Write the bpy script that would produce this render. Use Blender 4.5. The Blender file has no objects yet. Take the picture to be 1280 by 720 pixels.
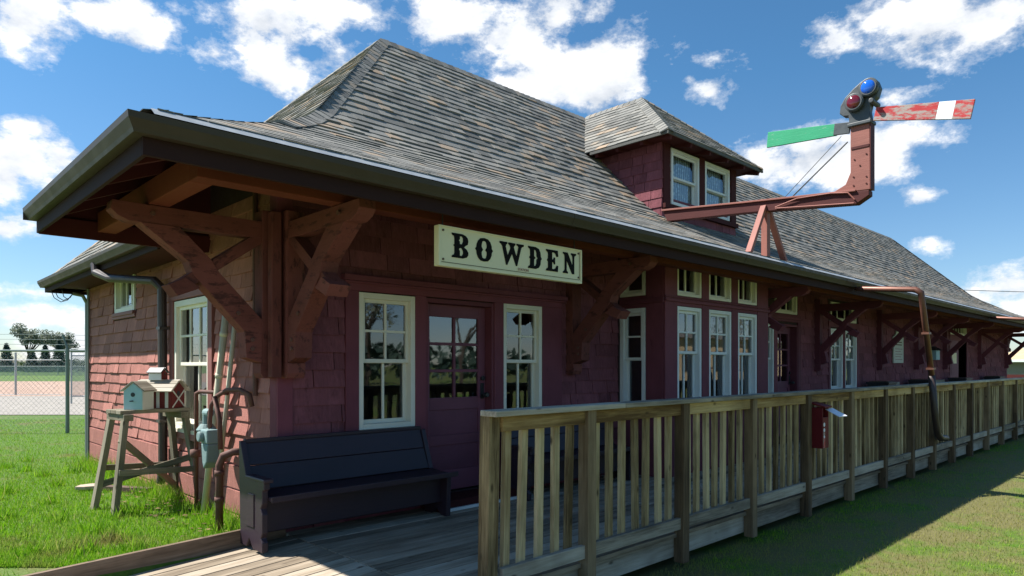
import bpy, bmesh, math, random
import numpy as np
from mathutils import Vector, Matrix
random.seed(7); RS=np.random.RandomState(11)
S=bpy.context.scene; COL=S.collection
V=Vector
# ------------------------------------------------------------------ camera frame (plan axes of the view)
CAM=V((-2.424,-5.186,1.40)); YAW=math.radians(46.027)
FW=V((math.cos(YAW),math.sin(YAW),0)); RT=V((math.sin(YAW),-math.cos(YAW),0))
def dr(d,r,z=0.0): return V((CAM.x+FW.x*d+RT.x*r, CAM.y+FW.y*d+RT.y*r, z))
SUN=V((-.5,.606,1)).normalized()

# ------------------------------------------------------------------ mesh builder
def rnd(): return random.random()
class MB:
    def __init__(s): s.v=[];s.f=[];s.g=[];s.r=[];s.m=[]
    def add(s,vs,fs,gs=None,r=None,mi=0):
        n=len(s.v); r=rnd() if r is None else r
        s.v+= [tuple(v) for v in vs]
        off=V((r*37.3,r*91.7,r*53.1))
        gs=gs or vs
        s.g+=[tuple(V(g)+off) for g in gs]; s.r+=[r]*len(vs)
        for f in fs: s.f.append(tuple(i+n for i in f)); s.m.append(mi)
    def hexa(s,P,G,r=None,mi=0):
        s.add(P,[(0,3,2,1),(4,5,6,7),(0,1,5,4),(1,2,6,5),(2,3,7,6),(3,0,4,7)],G,r,mi)
    def box(s,c,sz,ax=None,r=None,mi=0):
        c=V(c); ax=ax or (V((1,0,0)),V((0,1,0)),V((0,0,1)))
        hx,hy,hz=[q/2 for q in sz]
        L=[(-hx,-hy,-hz),(hx,-hy,-hz),(hx,hy,-hz),(-hx,hy,-hz),(-hx,-hy,hz),(hx,-hy,hz),(hx,hy,hz),(-hx,hy,hz)]
        P=[c+ax[0]*a+ax[1]*b+ax[2]*d for a,b,d in L]
        o=sorted(range(3),key=lambda i:-sz[i])
        G=[(l[o[0]],l[o[1]],l[o[2]]) for l in L]
        s.hexa(P,G,r,mi)
    def b2(s,a,b,r=None,mi=0):
        a=V(a);b=V(b); s.box((a+b)/2,[abs(b[i]-a[i]) for i in range(3)],None,r,mi)
    def beam(s,p0,p1,w,h,up=(0,0,1),r=None,mi=0):
        p0=V(p0);p1=V(p1);x=(p1-p0);l=x.length;x.normalize()
        y=V(up).cross(x)
        if y.length<1e-4: y=V((0,1,0)).cross(x)
        y.normalize(); z=x.cross(y)
        s.box((p0+p1)/2,(l,w,h),(x,y,z),r,mi)
    def tube(s,pts,rad,seg=10,r=None,cap=True,mi=0):
        pts=[V(p) for p in pts]; n=len(pts)
        rads=rad if isinstance(rad,(list,tuple)) else [rad]*n
        vs=[];gs=[];fs=[]; up=None; acc=0
        for i,p in enumerate(pts):
            a=pts[max(i-1,0)];b=pts[min(i+1,n-1)]; t=(b-a).normalized()
            if 0<i<n-1:
                t=((pts[i]-a).normalized()+(b-pts[i]).normalized()).normalized()
            if up is None:
                up=V((0,0,1)) if abs(t.z)<.9 else V((1,0,0))
            y=up.cross(t)
            if y.length<1e-3: y=V((0,1,0)).cross(t)
            y.normalize(); z=t.cross(y); up=z
            k=1.0
            if 0<i<n-1:
                co=(pts[i]-a).normalized().dot(t); k=1/max(co,.5)
            if i: acc+=(p-pts[i-1]).length
            for j in range(seg):
                an=2*math.pi*j/seg
                vs.append(p+(y*math.cos(an)+z*math.sin(an))*rads[i]*(1+(k-1)*.7)); gs.append((acc,rads[i]*an,0))
        for i in range(n-1):
            for j in range(seg):
                k=(j+1)%seg; fs.append((i*seg+j,i*seg+k,(i+1)*seg+k,(i+1)*seg+j))
        if cap: fs.append(tuple(range(seg))[::-1]); fs.append(tuple((n-1)*seg+j for j in range(seg)))
        s.add(vs,fs,gs,r,mi)
    def prism(s,poly,o,u,v,d,r=None,mi=0):
        o=V(o);u=V(u);v=V(v);d=V(d); n=len(poly)
        P=[o+u*a+v*b for a,b in poly]+[o+u*a+v*b+d for a,b in poly]
        G=[(a,b,0) for a,b in poly]+[(a,b,d.length) for a,b in poly]
        ar=sum(poly[i][0]*poly[(i+1)%n][1]-poly[(i+1)%n][0]*poly[i][1] for i in range(n))
        fs=[tuple(range(n)),tuple(range(2*n-1,n-1,-1))]+[((i+1)%n,i,n+i,n+(i+1)%n) for i in range(n)]
        if ar*(u.cross(v).dot(d))>0: fs=[f[::-1] for f in fs]
        s.add(P,fs,G,r,mi)
    def quad(s,P,G=None,r=None,mi=0): s.add(P,[tuple(range(len(P)))],G,r,mi)

ORG={}
def origin(o): return ORG.get(o.name,V((0,0,0)))
def build(name,mb,mat,parent=None,bevel=0,smooth=False,base=None):
    me=bpy.data.meshes.new(name)
    o0=origin(parent) if parent else (V(base) if base is not None else V((0,0,0)))
    vs=np.array(mb.v,dtype=np.float32)-np.array(o0,dtype=np.float32)
    me.from_pydata(vs.tolist(),[],mb.f)
    a=me.attributes.new('gco','FLOAT_VECTOR','POINT'); a.data.foreach_set('vector',np.array(mb.g,dtype=np.float32).ravel())
    b=me.attributes.new('rnd','FLOAT','POINT'); b.data.foreach_set('value',np.array(mb.r,dtype=np.float32))
    mats=mat if isinstance(mat,(list,tuple)) else [mat]
    for m in mats: me.materials.append(m)
    if len(mats)>1: me.polygons.foreach_set('material_index',mb.m)
    if smooth: me.polygons.foreach_set('use_smooth',[True]*len(me.polygons))
    me.update()
    ob=bpy.data.objects.new(name,me); COL.objects.link(ob)
    if parent: ob.parent=parent; ORG[ob.name]=o0
    else: ob.location=o0; ORG[ob.name]=o0
    if bevel:
        md=ob.modifiers.new('bevel','BEVEL'); md.width=bevel; md.segments=2; md.limit_method='ANGLE'
    return ob
class SB:
    def __init__(s): s.parts=[]
    def b2(s,*a,**k): m=MB(); m.b2(*a,**k); s.parts.append(m)
    def beam(s,*a,**k): m=MB(); m.beam(*a,**k); s.parts.append(m)
    def box(s,*a,**k): m=MB(); m.box(*a,**k); s.parts.append(m)
def build_each(name,sb,mat,parent,bevel=0):
    return [build(name,m,mat,parent,bevel) for m in sb.parts]
def tag(o,label,cat,group=None,kind=None):
    if label: o['label']=label
    if cat: o['category']=cat
    if group: o['group']=group
    if kind: o['kind']=kind
    return o
def thing(name,loc,label,cat,group=None):
    o=bpy.data.objects.new(name,None); COL.objects.link(o); o.location=V(loc); o.empty_display_size=.2
    ORG[o.name]=V(loc); return tag(o,label,cat,group)
def copy_tree(o,parent=None):
    c=o.copy(); COL.objects.link(c); c.parent=parent
    for ch in list(o.children): copy_tree(ch,c)
    return c

# ------------------------------------------------------------------ materials
def newmat(name):
    m=bpy.data.materials.new(name); m.use_nodes=True
    nt=m.node_tree; nt.nodes.clear(); return m,nt
class N:
    def __init__(s,nt): s.nt=nt
    def n(s,t,**k):
        x=s.nt.nodes.new(t)
        for a,b in k.items(): setattr(x,a,b)
        return x
    def l(s,a,b): s.nt.links.new(a,b)
    def attr(s,nm): return s.n('ShaderNodeAttribute',attribute_name=nm)
    def noise(s,vec,scale,detail=4,rough=.6,stretch=None):
        if stretch:
            mp=s.n('ShaderNodeMapping'); mp.inputs['Scale'].default_value=stretch; s.l(vec,mp.inputs[0]); vec=mp.outputs[0]
        x=s.n('ShaderNodeTexNoise'); x.inputs['Scale'].default_value=scale; x.inputs['Detail'].default_value=detail; x.inputs['Roughness'].default_value=rough
        s.l(vec,x.inputs['Vector']); return x.outputs['Fac']
    def ramp(s,fac,stops,interp='LINEAR'):
        x=s.n('ShaderNodeValToRGB'); x.color_ramp.interpolation=interp
        e=x.color_ramp.elements
        while len(e)<len(stops): e.new(.5)
        for i,(p,c) in enumerate(stops):
            e[i].position=p; e[i].color=(*c,1) if len(c)==3 else c
        s.l(fac,x.inputs[0]); return x.outputs[0]
    def math(s,op,a,b=None,c=None,clamp=False):
        x=s.n('ShaderNodeMath',operation=op,use_clamp=clamp)
        for i,q in enumerate((a,b,c)):
            if q is None: continue
            if isinstance(q,(int,float)): x.inputs[i].default_value=q
            else: s.l(q,x.inputs[i])
        return x.outputs[0]
    def mix(s,fac,a,b,mode='MIX'):
        x=s.n('ShaderNodeMix',data_type='RGBA',blend_type=mode)
        for q,i in ((fac,0),(a,6),(b,7)):
            if isinstance(q,(int,float)): x.inputs[i].default_value=q
            elif isinstance(q,tuple): x.inputs[i].default_value=(*q,1)
            else: s.l(q,x.inputs[i])
        return x.outputs[2]
    def out(s,col,rough=.8,metal=0,bump=None,bstr=.3,bdist=.01,spec=.5,emit=None,estr=0):
        p=s.n('ShaderNodeBsdfPrincipled'); o=s.n('ShaderNodeOutputMaterial')
        for q,nm in ((col,'Base Color'),(rough,'Roughness'),(metal,'Metallic')):
            if isinstance(q,(int,float)): p.inputs[nm].default_value=q
            elif isinstance(q,tuple): p.inputs[nm].default_value=(*q,1)
            else: s.l(q,p.inputs[nm])
        p.inputs['Specular IOR Level'].default_value=spec
        if bump is not None:
            b=s.n('ShaderNodeBump'); b.inputs['Strength'].default_value=bstr; b.inputs['Distance'].default_value=bdist
            s.l(bump,b.inputs['Height']); s.l(b.outputs[0],p.inputs['Normal'])
        s.l(p.outputs[0],o.inputs[0]); return p
def sc(c,k): return tuple(min(1,x*k) for x in c)
def paint(name,c,var=.18,rough=.6,wear=0.0,wearc=(.3,.26,.22),spec=.4,grain=True,dark=None):
    m,nt=newmat(name); k=N(nt); g=k.attr('gco').outputs['Vector']; r=k.attr('rnd').outputs['Fac']
    n1=k.noise(g,3,5); n2=k.noise(g,60,3,.7,(.12,1,1)) if grain else k.noise(g,60,3)
    f=k.math('MULTIPLY_ADD',n1,.9,k.math('MULTIPLY',r,.5)); f=k.math('MULTIPLY_ADD',n2,.35,k.math('SUBTRACT',f,.35))
    col=k.ramp(f,[(.1,sc(c,1-var)),(.5,c),(.95,sc(c,1+var))])
    if wear>0:
        w=k.noise(g,14,6,.72,(.35,1,1)); mk=k.ramp(w,[(1-wear-.06,(0,0,0)),(1-wear+.03,(1,1,1))])
        col=k.mix(mk,col,wearc)
    k.out(col,rough,0,n2,.35,.004,spec); return m
def plain(name,c,rough=.6,metal=0,spec=.5,nv=.12,scale=12,bstr=.1):
    m,nt=newmat(name); k=N(nt); g=k.attr('gco').outputs['Vector']
    n=k.noise(g,scale,4); col=k.ramp(n,[(.25,sc(c,1-nv)),(.75,sc(c,1+nv))])
    k.out(col,k.ramp(n,[(.3,(rough*.85,)*3),(.7,(min(1,rough*1.15),)*3)]),metal,n,bstr,.003,spec); return m
def wood(name,c1,c2,c3,knots=True,rough=.85):
    m,nt=newmat(name); k=N(nt); g=k.attr('gco').outputs['Vector']; r=k.attr('rnd').outputs['Fac']
    n1=k.noise(g,9,6,.65,(.12,1,1)); n2=k.noise(g,70,4,.7,(.04,1,1)); n3=k.noise(g,1.6,3)
    f=k.math('ADD',k.math('MULTIPLY_ADD',n1,1.25,-.25),k.math('MULTIPLY_ADD',n2,.7,-.17)); 
    f=k.math('ADD',f,k.math('MULTIPLY_ADD',r,.5,-.30))
    col=k.ramp(f,[(.15,c1),(.45,c2),(.8,c3)])
    st=k.ramp(n3,[(.5,(0,0,0)),(.72,(1,1,1))]); col=k.mix(k.math('MULTIPLY',st,.55),col,sc(c1,.8))
    if knots:
        v=k.n('ShaderNodeTexVoronoi'); v.inputs['Scale'].default_value=5.5
        mp=k.n('ShaderNodeMapping'); mp.inputs['Scale'].default_value=(.7,1.6,1.6); k.l(g,mp.inputs[0]); k.l(mp.outputs[0],v.inputs['Vector'])
        kn=k.ramp(v.outputs['Distance'],[(.05,(1,1,1)),(.14,(0,0,0))]); col=k.mix(k.math('MULTIPLY',kn,.8),col,sc(c1,.35))
    k.out(col,rough,0,n2,.5,.004,.25); return m
def siding(name,c,var,wear,wearc):
    m,nt=newmat(name); k=N(nt); g=k.attr('gco').outputs['Vector']; r=k.attr('rnd').outputs['Fac']
    n1=k.noise(g,2.2,5); n2=k.noise(g,60,5,.8,(1,.07,1)); n3=k.noise(g,16,5,.7,(1,.35,1))
    f=k.math('ADD',k.math('MULTIPLY',r,.38),k.math('MULTIPLY_ADD',n1,.5,.03)); f=k.math('ADD',f,k.math('MULTIPLY_ADD',n2,1.1,-.55))
    col=k.ramp(f,[(.1,sc(c,1-var)),(.5,c),(.95,sc(c,1+var))])
    mk=k.ramp(n3,[(1-wear-.05,(0,0,0)),(1-wear+.04,(1,1,1))]); col=k.mix(k.math('MULTIPLY',mk,.7),col,wearc)
    n4=k.noise(g,5,6,.75,(1,.5,1)); col=k.mix(k.math('MULTIPLY',k.ramp(n4,[(.52,(0,0,0)),(.68,(1,1,1))]),.45),col,sc(c,1.75))
    k.out(col,.85,0,n2,.9,.008,.15); return m
def glass(name,tint=(.75,.82,.82),refl=1.0):
    m,nt=newmat(name); k=N(nt)
    g=k.attr('gco').outputs['Vector']; n=k.noise(g,2.5,2)
    b=k.n('ShaderNodeBump'); b.inputs['Strength'].default_value=.05; b.inputs['Distance'].default_value=.02; k.l(n,b.inputs['Height'])
    t=k.n('ShaderNodeBsdfTransparent'); t.inputs[0].default_value=(*tint,1)
    s=k.n('ShaderNodeBsdfGlossy'); s.inputs['Roughness'].default_value=.02; s.inputs[0].default_value=(.95,.97,1,1); k.l(b.outputs[0],s.inputs['Normal'])
    fr=k.n('ShaderNodeFresnel'); fr.inputs[0].default_value=1.5; k.l(b.outputs[0],fr.inputs['Normal'])
    fac=k.math('MULTIPLY_ADD',fr.outputs[0],1.5*refl,.05*refl,clamp=True)
    mx=k.n('ShaderNodeMixShader'); k.l(fac,mx.inputs[0]); k.l(t.outputs[0],mx.inputs[1]); k.l(s.outputs[0],mx.inputs[2])
    o=k.n('ShaderNodeOutputMaterial'); k.l(mx.outputs[0],o.inputs[0]); return m
def roofmat(name):
    m,nt=newmat(name); k=N(nt); g=k.attr('gco').outputs['Vector']; r=k.attr('rnd').outputs['Fac']
    n1=k.noise(g,90,3,.8); n2=k.noise(g,.5,3); n3=k.noise(g,7,4)
    f=k.math('ADD',r,k.math('MULTIPLY_ADD',n3,.25,-.12),clamp=True)
    col=k.ramp(f,[(0,(.12,.12,.112)),(.25,(.185,.182,.168)),(.6,(.24,.236,.217)),(.82,(.29,.28,.25)),(.91,(.32,.262,.20)),(1,(.40,.295,.205))])
    col=k.mix(k.math('MULTIPLY',k.ramp(n2,[(.4,(0,0,0)),(.7,(1,1,1))]),.35),col,(.23,.235,.215))
    col=k.mix(.5,col,k.ramp(n1,[(.3,(.55,.55,.55)),(.7,(1.0,1.0,1.0))]),'MULTIPLY')
    k.out(col,.95,0,n1,.6,.004,.2); return m
M={}
M['siding_front']=siding('maroon_siding_front',(.200,.069,.083),.42,.36,(.11,.039,.047))
M['gap']=plain('siding_gap',(.035,.015,.015),.9)
M['siding_end']=siding('faded_siding_end',(.35,.150,.125),.34,.36,(.23,.095,.08))
M['trim']=paint('maroon_trim',(.165,.048,.064),.3,.7,.32,(.10,.03,.04),.2)
M['trim_end']=paint('faded_trim',(.22,.08,.07),.25,.65,.3,(.2,.08,.07))
M['bracket']=paint('bracket_paint',(.145,.050,.042),.42,.8,.40,(.075,.030,.027),.12)
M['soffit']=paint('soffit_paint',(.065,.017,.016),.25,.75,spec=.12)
M['plate']=paint('plate_paint',(.15,.043,.025),.25,.75,spec=.12)
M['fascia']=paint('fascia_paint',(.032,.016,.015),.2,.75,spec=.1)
M['gutter']=plain('gutter_metal',(.054,.044,.032),.5,0,.22,.12,6)
M['flash']=plain('drip_edge_metal',(.42,.44,.44),.45,.3,.5,.15,8)
M['cream']=paint('cream_window_paint',(.76,.73,.61),.1,.5,.16,(.5,.48,.4))
M['white']=paint('white_window_paint',(.72,.75,.72),.08,.5,.14,(.55,.56,.52))
M['glass']=glass('window_glass')
M['glass2']=glass('strong_glass',(.6,.68,.7),1.25)
M['roof']=roofmat('asphalt_shingles')
M['door']=paint('door_paint',(.175,.060,.088),.22,.6,.2,(.12,.04,.055),.25)
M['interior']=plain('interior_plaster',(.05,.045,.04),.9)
M['curtain']=None
M['deck']=wood('grey_deck_boards',(.14,.108,.075),(.31,.25,.18),(.48,.41,.32))
M['rail']=wood('railing_wood',(.095,.062,.028),(.32,.235,.118),(.60,.475,.275))
M['header']=wood('rail_header_wood',(.12,.065,.022),(.33,.215,.085),(.56,.41,.20))
M['post']=wood('post_wood',(.055,.036,.022),(.15,.10,.055),(.28,.20,.115))
M['rim']=wood('weathered_grey_wood',(.14,.115,.085),(.33,.285,.22),(.50,.45,.37))
M['edge']=wood('edge_board_wood',(.10,.07,.045),(.23,.165,.115),(.36,.28,.20))
M['saw']=wood('sawhorse_wood',(.09,.078,.052),(.19,.165,.115),(.28,.25,.185))
M['bench']=paint('navy_bench_paint',(.027,.015,.023),.25,.5,.14,(.03,.027,.035),.5)
M['copper']=plain('copper_pipe',(.17,.075,.052),.45,.4,.5,.3,5)
M['rust']=plain('rusty_pipe',(.12,.055,.042),.75,0,.4,.3,20)
M['meter']=paint('meter_paint',(.17,.25,.25),.2,.65,.2,(.22,.27,.26))
M['palepole']=paint('pale_pole_paint',(.56,.53,.40),.14,.6,.26,(.35,.29,.18))
M['darkpipe']=plain('dark_downspout',(.045,.03,.028),.45)
M['conduit']=plain('grey_conduit',(.22,.25,.24),.5,.3)
M['black']=plain('black_metal',(.02,.022,.025),.45)
M['iron']=plain('semaphore_iron',(.05,.06,.065),.5,.0,.5,.3,9)
M['semred']=paint('semaphore_post_paint',(.29,.105,.08),.25,.65,.34,(.25,.12,.10))
M['semdark']=paint('semaphore_dark_paint',(.085,.024,.022),.2,.65,spec=.2)
M['green']=paint('green_blade',(.015,.30,.14),.16,.6,.36,(.16,.36,.24))
M['redblade']=paint('red_blade',(.42,.022,.025),.2,.6,.47,(.33,.28,.25))
M['whiteblade']=paint('white_blade',(.80,.80,.80),.05,.5,.12,(.6,.6,.6))
M['lensred']=plain('red_lens',(.12,.006,.012),.08,0,.8,.1)
M['lensblue']=plain('blue_lens',(.01,.11,.55),.08,0,.8,.1)
M['signface']=paint('sign_cream',(.80,.73,.46),.05,.5,.13,(.66,.66,.5))
M['ink']=plain('black_ink',(.012,.011,.011),.85,0,.08)
M['redink']=plain('red_ink',(.30,.10,.09),.6)
M['brown']=plain('brown_edge',(.10,.06,.04),.7)
M['bluehouse']=paint('birdhouse_blue',(.36,.56,.58),.1,.6,.2,(.5,.55,.52))
M['whitewood']=paint('birdhouse_white',(.66,.70,.66),.1,.6,.25,(.5,.48,.42))
M['redwood']=paint('birdhouse_red',(.16,.017,.015),.2,.6,.2,(.15,.05,.04))
M['paleroof']=wood('pale_roof_board',(.20,.17,.13),(.40,.36,.29),(.54,.49,.42),False)
M['boxred']=paint('leaflet_box_red',(.13,.010,.013),.2,.6,spec=.2)
M['paper']=plain('paper',(.72,.73,.78),.7)
M['steel']=plain('galvanised_steel',(.38,.41,.41),.5,.4)
M['greensteel']=plain('green_fence_steel',(.16,.21,.20),.5,.2)
M['plaque']=plain('plaque_stone',(.60,.60,.50),.7)
M['slate']=plain('slate_roof',(.2,.18,.17),.9)
M['brick']=plain('tan_brick',(.48,.36,.22),.9,0,.3,.2,3)
M['stone']=plain('slab_stone',(.45,.36,.28),.9)

# lace curtain
m,nt=newmat('lace_curtain'); k=N(nt); g=k.attr('gco').outputs['Vector']
w=k.n('ShaderNodeTexWave',bands_direction='X'); w.inputs['Scale'].default_value=5; w.inputs['Distortion'].default_value=3.5; w.inputs['Detail'].default_value=1; k.l(g,w.inputs[0])
v=k.n('ShaderNodeTexVoronoi'); v.inputs['Scale'].default_value=16; k.l(g,v.inputs['Vector'])
mk=k.math('MULTIPLY',w.outputs['Fac'],k.ramp(v.outputs['Distance'],[(.25,(1,1,1)),(.5,(.35,.35,.35))]))
k.out(k.ramp(mk,[(.10,(.30,.32,.36)),(.65,(.92,.94,.96))]),.9); M['curtain']=m

# lawn and field materials
def lawnmat(name,blade):
    m,nt=newmat(name); k=N(nt)
    tc=k.n('ShaderNodeNewGeometry').outputs['Position']
    n1=k.noise(tc,.55,4,.6); n2=k.noise(tc,2.3,4,.65); n3=k.noise(tc,30,3)
    g1=k.ramp(n3,[(.3,(.055,.115,.012)),(.7,(.095,.17,.016))])
    if blade:
        r=k.attr('rnd').outputs['Fac']; g1=k.ramp(r,[(0,(.10,.25,.010)),(.5,(.18,.40,.013)),(.9,(.28,.46,.025)),(1,(.42,.38,.16))])
    dry=k.math('ADD',k.math('MULTIPLY',n1,.6),k.math('MULTIPLY',n2,.55))
    sepy=k.n('ShaderNodeSeparateXYZ'); k.l(tc,sepy.inputs[0])
    side=k.math('MULTIPLY_ADD',k.math('LESS_THAN',sepy.outputs[1],-1.5),.105,-.035); dry=k.math('ADD',dry,side)
    mk=k.ramp(dry,[(.56,(0,0,0)),(.70,(1,1,1))])
    col=k.mix(k.math('MULTIPLY',mk,.75),g1,(.30,.24,.10) if blade else (.16,.125,.06))
    p=k.out(col,.75,0,None if blade else n3,.6,.02,.25)
    if blade:
        tr=k.n('ShaderNodeBsdfTranslucent'); k.l(col,tr.inputs[0]); mx=k.n('ShaderNodeMixShader'); mx.inputs[0].default_value=.42
        k.l(p.outputs[0],mx.inputs[1]); k.l(tr.outputs[0],mx.inputs[2])
        o=[q for q in nt.nodes if q.type=='OUTPUT_MATERIAL'][0]; k.l(mx.outputs[0],o.inputs[0])
    return m
M['lawn']=lawnmat('lawn_ground',False); M['blade']=lawnmat('grass_blades',True)
def posmat(name,a,b,scale,fine):
    m,nt=newmat(name); k=N(nt); tc=k.n('ShaderNodeNewGeometry').outputs['Position']
    f=k.math('ADD',k.math('MULTIPLY',k.noise(tc,scale,4),.6),k.math('MULTIPLY',k.noise(tc,fine,3),.4))
    k.out(k.ramp(f,[(.3,a),(.7,b)]),.95,0,f,.5,.03,.2); return m
M['gravel']=posmat('gravel',(.23,.21,.185),(.38,.35,.31),2,25)
M['asphalt']=posmat('asphalt',(.035,.035,.037),(.06,.06,.06),1.5,30)
M['dirt']=posmat('infield_dirt',(.33,.22,.165),(.43,.305,.235),.4,9)
def leafmat(name,a,b,tl=.25):
    m,nt=newmat(name); k=N(nt); r=k.attr('rnd').outputs['Fac']
    col=k.ramp(r,[(0,a),(1,b)]); p=k.out(col,.7,0,spec=.3)
    tr=k.n('ShaderNodeBsdfTranslucent'); k.l(col,tr.inputs[0]); mx=k.n('ShaderNodeMixShader'); mx.inputs[0].default_value=tl
    k.l(p.outputs[0],mx.inputs[1]); k.l(tr.outputs[0],mx.inputs[2])
    o=[q for q in nt.nodes if q.type=='OUTPUT_MATERIAL'][0]; k.l(mx.outputs[0],o.inputs[0]); return m
M['leafgrey']=leafmat('grey_green_leaves',(.13,.155,.10),(.26,.285,.205))
M['needle']=leafmat('spruce_needles',(.022,.050,.038),(.055,.095,.07),.1)
M['hedge']=leafmat('hedge_leaves',(.05,.085,.03),(.11,.15,.06))
M['dryleaf']=leafmat('dry_leaves',(.10,.06,.03),(.30,.20,.10))
M['bark']=plain('bark',(.085,.068,.055),.95,0,.1)

# ------------------------------------------------------------------ tab courses (shingles) on an arbitrary surface
def tabs(mb,pt,nrm,rows,a_of,b_of,wmin,wmax,tmin,tmax,holes=(),gap=.004,over=.03,ts=None):
    """pt(u,s)->point, nrm(s)->unit normal, rows=list of s from low to high, a_of/b_of(s)=u limits"""
    for i in range(len(rows)-1):
        s0,s1=rows[i],rows[i+1]; a0,b0=a_of(s0),b_of(s0); a1,b1=a_of(s1),b_of(s1)
        lo,hi=min(a0,a1),max(b0,b1)
        if hi-lo<.02: continue
        cuts=[]; sm=(s0+s1)/2
        segs=[(lo,hi)]
        for (h0,h1,v0,v1) in holes:
            if v0<sm<v1:
                ns=[]
                for (p,q) in segs:
                    if h1<=p or h0>=q: ns.append((p,q)); continue
                    if h0>p: ns.append((p,h0))
                    if h1<q: ns.append((h1,q))
                segs=ns
        for (p,q) in segs:
            u=p-rnd()*wmax*.7
            while u<q:
                w=wmin+(wmax-wmin)*rnd(); x0,x1=max(u,p),min(u+w,q); u+=w
                if x1-x0<.012: continue
                def cl(x,a,b): return min(max(x,a),b)
                c0,c1=cl(x0+gap/2,a0,b0),cl(x1-gap/2,a0,b0); d0,d1=cl(x0+gap/2,a1,b1),cl(x1-gap/2,a1,b1)
                if c1-c0<.002 and d1-d0<.002: continue
                t=(tmin+(tmax-tmin)*rnd())*(ts(s0) if ts else 1); n0=nrm(s0);n1=nrm(s1); j=(rnd()-.5)*.008
                A,B=pt(c0,s0+j),pt(c1,s0+j); D,C=pt(d0,s1+(over if i<len(rows)-2 else 0)),pt(d1,s1+(over if i<len(rows)-2 else 0))
                P=[A,B,A+n0*t,B+n0*t,C+n1*.002,D+n1*.002]
                G=[(c0,s0,0),(c1,s0,0),(c0,s0,t),(c1,s0,t),(d1,s1,0),(d0,s1,0)]
                r=rnd()
                mb.add(P,[(0,1,3,2),(2,3,4,5),(0,2,5),(1,4,3)],G,r)

# ------------------------------------------------------------------ dimensions
XE=27.0; YB=6.2; OV=1.37; ZD=.07
PROF=[(-1.395,2.722),(-1.1,2.82),(-.4,3.12),(.2,3.41),(.45,3.545),(.7,3.70),(1.0,3.94),(3.0,6.0)]   # front slope (Y, z)
def Fz(y):
    for (a,b),(c,d) in zip(PROF,PROF[1:]):
        if y<=c: return b+(d-b)*(y-a)/(c-a)
    return PROF[-1][1]
def arc(prof):
    L=[0]
    for (a,b),(c,d) in zip(prof,prof[1:]): L.append(L[-1]+math.hypot(c-a,d-b))
    return L
def on_prof(prof,L,s):
    for i in range(len(L)-1):
        if s<=L[i+1] or i==len(L)-2:
            t=(s-L[i])/(L[i+1]-L[i]); (a,b),(c,d)=prof[i],prof[i+1]
            return a+(c-a)*t,b+(d-b)*t,((c-a),(d-b))
def make_rows(total,exp):
    n=max(1,round(total/exp)); return [total*i/n for i in range(n+1)]

station=thing('train_station',(0,0,0),'long maroon shingle-clad railway station with grey flared hip roof, dormer and deep bracketed eaves','building')

# ---------------- roof
rf=MB()
L=arc(PROF); rows=make_rows(L[-1],.15)
RX0=2.9; RX1=24.6   # ridge ends
EP=[(-1.385,2.69),(-1.2,2.77),(-.5,3.10),(.1,3.40),(.35,3.54),(.6,3.70),(.9,3.94),(2.9,6.0)]
def xh(y):   # x of the hip line at front-slope position y
    z=Fz(y)
    for (a,b),(c,d) in zip(EP,EP[1:]):
        if z<=d: return a+(c-a)*(z-b)/(d-b)
    return 2.9
def yh(x):
    lo,hi=-1.44,3.0
    for _ in range(30):
        m=(lo+hi)/2
        if xh(m)<x: lo=m
        else: hi=m
    return lo
def fpt(u,s):
    y,z,_=on_prof(PROF,L,s); return V((u,y,z))
def fn(s):
    _,_,(dy,dz)=on_prof(PROF,L,s); return V((0,-dz,dy)).normalized()
tabs(rf,fpt,fn,rows,lambda s:xh(on_prof(PROF,L,s)[0]),lambda s:27.6-on_prof(PROF,L,s)[0],.12,.27,.012,.024,ts=lambda s:.34 if s<1.25 else (.34+.66*min(1,(s-1.25)/.9)))
# base sheet below the tabs
for (a,b),(c,d) in zip(PROF,PROF[1:]):
    rf.quad([(xh(a),a,b-.004),(27.6-a,a,b-.004),(27.6-c,c,d-.004),(xh(c),c,d-.004)],[(0,0,0)]*4,.3)
# near end: canopy part (flared) + main hip plane
EP=[(-1.385,2.69),(-1.2,2.77),(-.5,3.10),(.1,3.40),(.35,3.54),(.6,3.70),(.9,3.94),(2.9,6.0)]

EL=arc(EP)
def ept(u,s): x,z,_=on_prof(EP,EL,s); return V((x,u,z))
def en(s): _,_,(dx,dz)=on_prof(EP,EL,s); return V((-dz,0,dx)).normalized()
YC=1.49
rows_c=[s for s in make_rows(EL[-1],.145) if on_prof(EP,EL,s)[0]<.95]
tabs(rf,lambda u,s:ept(-u,s),en,rows_c,lambda s:-YC,lambda s:-yh(on_prof(EP,EL,s)[0]),.13,.30,.013,.021,ts=lambda s:.35)
MP=[(-.46,2.62),(2.9,6.0)]; ML=arc(MP); mrows=make_rows(ML[-1],.15)
def mpt(u,s): x,z,_=on_prof(MP,ML,s); return V((x,-u,z))
mn=V((-1,0,1)).normalized()
tabs(rf,mpt,lambda s:mn,mrows,lambda s:-(6.62-3.62*s/ML[-1]),lambda s:-(YC if on_prof(MP,ML,s)[0]<.80 else min(YC,yh(on_prof(MP,ML,s)[0])) if on_prof(MP,ML,s)[0]<1.4 else yh(on_prof(MP,ML,s)[0])),.13,.30,.013,.021)
for (a,b),(c,d) in zip(EP[:-1],EP[1:-1]):
    rf.quad([(a,yh(a),b-.004),(c,yh(c),d-.004),(c,YC,d-.004),(a,YC,b-.004)],[(0,0,0)]*4,.3)
rf.quad([(-.46,YC,2.61),(.9,YC,3.975),(.9,1.0,3.93),(2.9,3.0,5.99),(-.46,6.62,2.61)],[(0,0,0)]*5,.3)
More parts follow.
